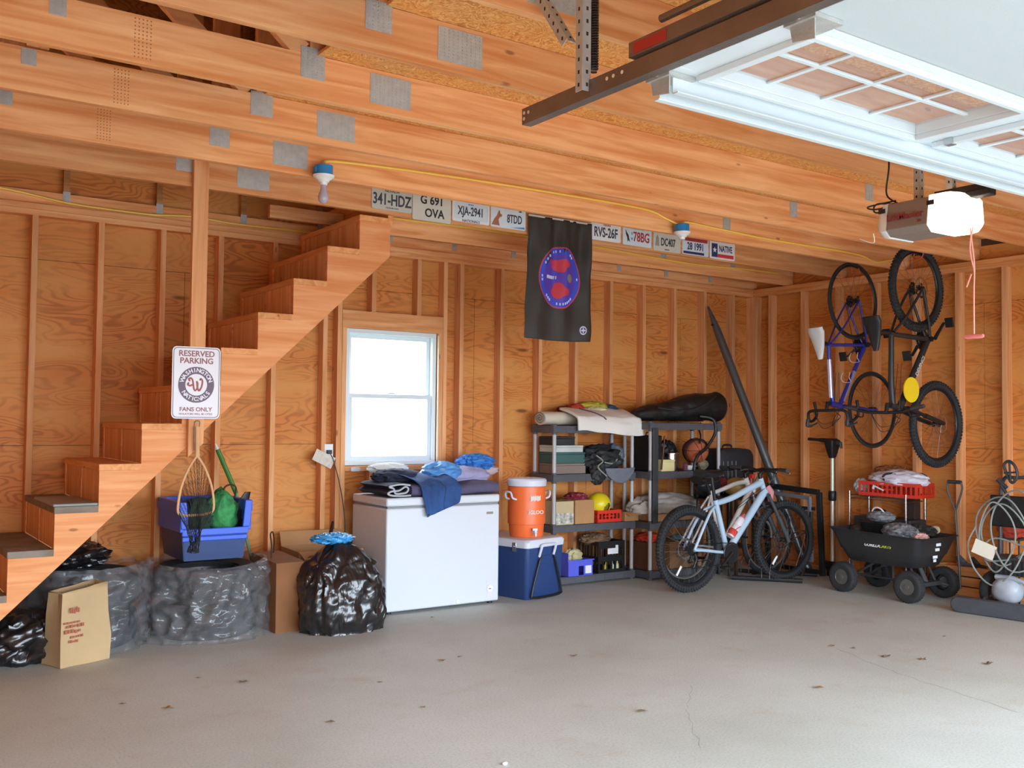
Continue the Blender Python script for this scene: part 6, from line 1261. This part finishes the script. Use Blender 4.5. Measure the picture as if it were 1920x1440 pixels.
tag(MB().box(-.13, -.04, -1.93, -1.85, .0, .755).build('dark_board', mat('dark brown board', '3E2C28', .7), smooth=0, bev=.003), 'dark brown board standing behind the wire rack', 'board')

# ================================================================ WOODEN CRATE, PRESSURE WASHER
t = thing('wooden_crate', 'low wooden slatted crate on the floor against the right wall', 'crate', (-.09, -2.42, 0))
for k, z in enumerate((.002, .082, .165)): 
    for x in (-.09, .06): MB().box(x, x+.018, -.24, .26, z, z+.07-(.0 if k else 0)).build('slat', WY, t, smooth=0, bev=.002)
MB().box(-.072, .06, -.24, -.222, .002, .235).build('end_board', WX, t, smooth=0); MB().box(-.072, .06, .242, .26, .002, .235).build('end_board', WX, t, smooth=0); MB().box(-.072, .06, -.22, .24, .20, .212).build('top_board', WY, t, smooth=0)
for y, r_, col, nm, lab in ((-2.36, .035, '5A646C', 'grey_tool', 'blue grey hand tool on the wooden crate'), (-2.48, .03, '2E3230', 'black_tool', 'black hand tool on the wooden crate, right of the grey one')):
    m = MB(); m.tube([(-.10, y, .245), (-.08, y+.06, .30)], [r_, r_*.7], 10); m.tube([(-.10, y, .25), (-.11, y-.09, .245)], [.016, .012], 8); tag(m.build(nm, mat(nm, col, .5, 0, .2), smooth=50), lab, 'tool')
pw = thing('pressure_washer', 'pressure washer with hose coils at the right edge of picture', 'pressure washer', (-.50, -2.98, 0)); FR = mat('washer frame grey', '56585C', .4, .5); HS = mat('grey hose', '8E9490', .5, 0, .1, 80)
for y in (.16, -.26):
    w_ = MB().lathe([(.07, -.03), (.125, -.035), (.14, -.015), (.14, .015), (.125, .035), (.07, .03)], 36, (.02, y, .1405), 'y', cap=False).build('wheel', RUB, pw, 50); MB().lathe([(.02, .03), (.03, -.04), (.07, -.028), (.075, 0), (.07, .028)], 24, (.02, y, .1405), 'y').build('wheel_rim', mat('wheel grey', '9A9CA2', .5), w_, 40)
m = MB()
for y in (.14, -.24): m.tube(smooth_path([(-.16, y, .05), (-.10, y, .10), (.08, y, .12), (.10, y, .30), (.10, y*.95, .80), (.09, y*.85, .93), (.06, y*.5, 1.0), (.05, 0, 1.0)], 6), .014, 10)
m.tube([(.08, -.22, .12), (.08, .12, .12)], .012, 8); m.build('frame', FR, pw)
MB().box(.06, .10, -.24, .20, .62, .86).build('panel', BLK, pw, smooth=0, bev=.01)
MB().box(-.12, .09, -.20, .10, .28, .42).build('engine', DKG, pw, smooth=0, bev=.02); m = MB()
for k in range(8): m.box(-.125, -.115, -.19+.035*k, -.175+.035*k, .29, .40)
m.build('cooling_fins', BLK, pw, smooth=0)
MB().blob((-.10, -.03, .17), (.09, .11, .095), .05, 2, 3, 40, 26, p=.85).build('pump_cover', mat('pump pale grey', 'A8AEB8', .4, 0, .1, 30), pw, 60); MB().tube([(-.10, .06, .26), (-.12, -.08, .265), (-.12, -.16, .25)], [.022, .02, .012], 10).build('pump_tube', MATS['pump pale grey'], pw)
m = MB()
for k, (cy, cz, ry, rz, ph) in enumerate(((.02, .62, .20, .24, .3), (.0, .58, .17, .23, 1.2), (.05, .56, .13, .26, 2.0), (-.12, .62, .20, .30, .8))):
    P = []
    for i in range(41): a = 2*pi*i/40; P.append((-.10-.012*k+.02*math.sin(2*a+ph), cy+ry*math.cos(a)+.012*math.sin(3*a+ph), cz+rz*math.sin(a)))
    m.tube(P, .0065, 6, closed=False, cap=True)
m.tube(smooth_path([(-.1, .22, .62), (-.14, .26, .48), (-.15, .20, .30), (-.16, .05, .20), (-.16, -.1, .32), (-.14, -.2, .55)], 8), .0065, 6); m.tube(smooth_path([(-.12, -.05, .40), (-.14, .1, .38), (-.14, .15, .46), (-.12, .05, .55), (-.12, -.2, .50)], 8), .0065, 6)
m.build('hose', HS, pw)
m = MB(); m.tube(smooth_path([(-.08, -.02, 1.02), (-.09, .0, 1.10), (-.09, -.04, 1.13), (-.09, -.085, 1.09), (-.09, -.10, 1.02), (-.09, -.06, .97), (-.08, -.02, 1.02)], 5), .011, 8); m.tube([(-.09, -.04, 1.12), (-.09, -.05, .97)], .008, 8); m.tube([(-.09, -.0, 1.04), (-.09, -.10, 1.05)], .007, 8); m.tube([(-.09, .04, .98), (-.09, -.02, .88), (-.09, -.10, .72)], [.014, .013, .012], 8); m.tube([(-.09, .05, .99), (-.09, -.02, .93)], [.018, .014], 8)
m.build('spray_gun', mat('gun dark grey', '34363A', .45), pw)
tag(MB().blob((-.22, -2.83, .62), (.09, .11, .11), .25, 2.4, 5, 40, 28, ridge=True).build('red_jug', mat('faded red plastic', 'B84432', .45, 0, .2), smooth=70), 'faded red container behind the pressure washer hose', 'container')
t = thing('stand', 'dark stand holding the red container behind the pressure washer', 'stand', (-.18, -2.83, 0)); MB().box(-.09, .09, -.09, .09, .505, .52).build('top', DKG, t, smooth=0)
for x in (-.08, .08):
    for y in (-.08, .08): MB().tube([(x, y, 0), (x, y, .505)], .007, 6).build('leg', DKG, t)
m = MB(); m.M = Matrix.Translation((-.66, -2.86, .46)) @ Matrix.Rotation(.35, 4, 'X') @ Matrix.Rotation(.2, 4, 'Z'); m.box(-.0015, .0015, -.08, .08, -.055, .055); tag(m.build('paper_sheet', mat('cream card sheet', 'E2DAC8', .8), smooth=0), 'cream paper sheet hung in the pressure washer hose', 'paper')
m = MB(); m.M = Matrix.Translation((-.82, -3.05, 0)) @ Matrix.Rotation(math.radians(8), 4, 'Z')
m.loft([[(-.035, y, z*.5+.001+zz) for y, z, zz in ()] for _ in ()]) if False else None
P = rrect(.66, .115, .055, 8); m.prism([(a, b_+.058) for a, b_ in P], -.035, .035, 'x')
lc = m.build('long_case', mat('case charcoal', '46484E', .6, 0, .3, 60, .15, 20), smooth=40, bev=.01); tag(lc, 'long rounded dark grey bar case on the floor before the pressure washer', 'case')

# ================================================================ LEAVES AND BITS ON THE FLOOR
LF = mat('dry leaf', '8A6A44', .9, 0, .3); LF2 = mat('dark dry leaf', '75634C', .9, 0, .3)
import sys
def floor_at(px, py):
    d = _f+_r2*((px-960)/1861.7)+_u2*((720-py)/1861.7); k = -CAM.z/d.z; return CAM.x+d.x*k, CAM.y+d.y*k
LEAFLAB = ['dark leaf fragment in front of the black trash bag','tan leaf in front of the wrapped tyres','small tan leaf fragment left of the larger tan leaf','pale leaf fragment in front of the freezer','tiny fragment right of the pale leaf before the freezer','tan leaf fragment in front of the blue ice chest','dark leaf by the middle of the floor, nearest the long crack','dark leaf beside the upper end of the long crack','large dark leaf in front of the garden cart','tan leaf right of the large dark one before the cart','long tan leaf nearest the pressure washer','small leaf fragment between cart and crack','tiny leaf fragment right of the small one by the cart','tiny leaf speck in the middle of the floor left of the pebble','pale leaf smear at the lower left of the floor','thin leaf fragment before the clear wrapped tyres','tiny leaf speck before the freezer corner','tiny leaf speck near the cart front wheel','tiny leaf speck right under the freezer edge']
for i, (px, py, s_) in enumerate(((457, 1280, 1.), (316, 1329, 1.), (230, 1321, .6), (828, 1239, .8), (862, 1232, .6), (1076, 1231, .8), (1204, 1335, 1.), (1534, 1290, 1.1), (1662, 1232, 1.2), (1730, 1237, 1.), (1851, 1246, 1.3), (1560, 1212, .8), (1600, 1216, .6), (793, 1327, .5), (620, 1355, .7), (372, 1272, .5), (712, 1280, .5), (1770, 1194, .5), (810, 1158, .5))):
    x, y = floor_at(px, py); rnd = random.Random(i); n = 9; a0 = rnd.random()*6
    vs = [(x+.022*s_*(1 if k % 2 else .5)*math.cos(a0+2*pi*k/n)*1.6, y+.022*s_*(1 if k % 2 else .5)*math.sin(a0+2*pi*k/n), .003+.010*s_*rnd.random()) for k in range(n)]+[(x, y, .002)]
    m = MB().add(vs, [(k, (k+1) % n, n) for k in range(n)]); tag(m.build('dry_leaf', LF if i % 2 else LF2, smooth=0, solid=.0008), LEAFLAB[i], 'leaf', 'dry leaves on the floor')
x, y = floor_at(947, 1434); tag(MB().blob((x, y, .006), (.012, .009, .006), .2, 2).build('white_pebble', WPL, smooth=60), 'small white pebble on the floor at the bottom edge of the picture', 'pebble')
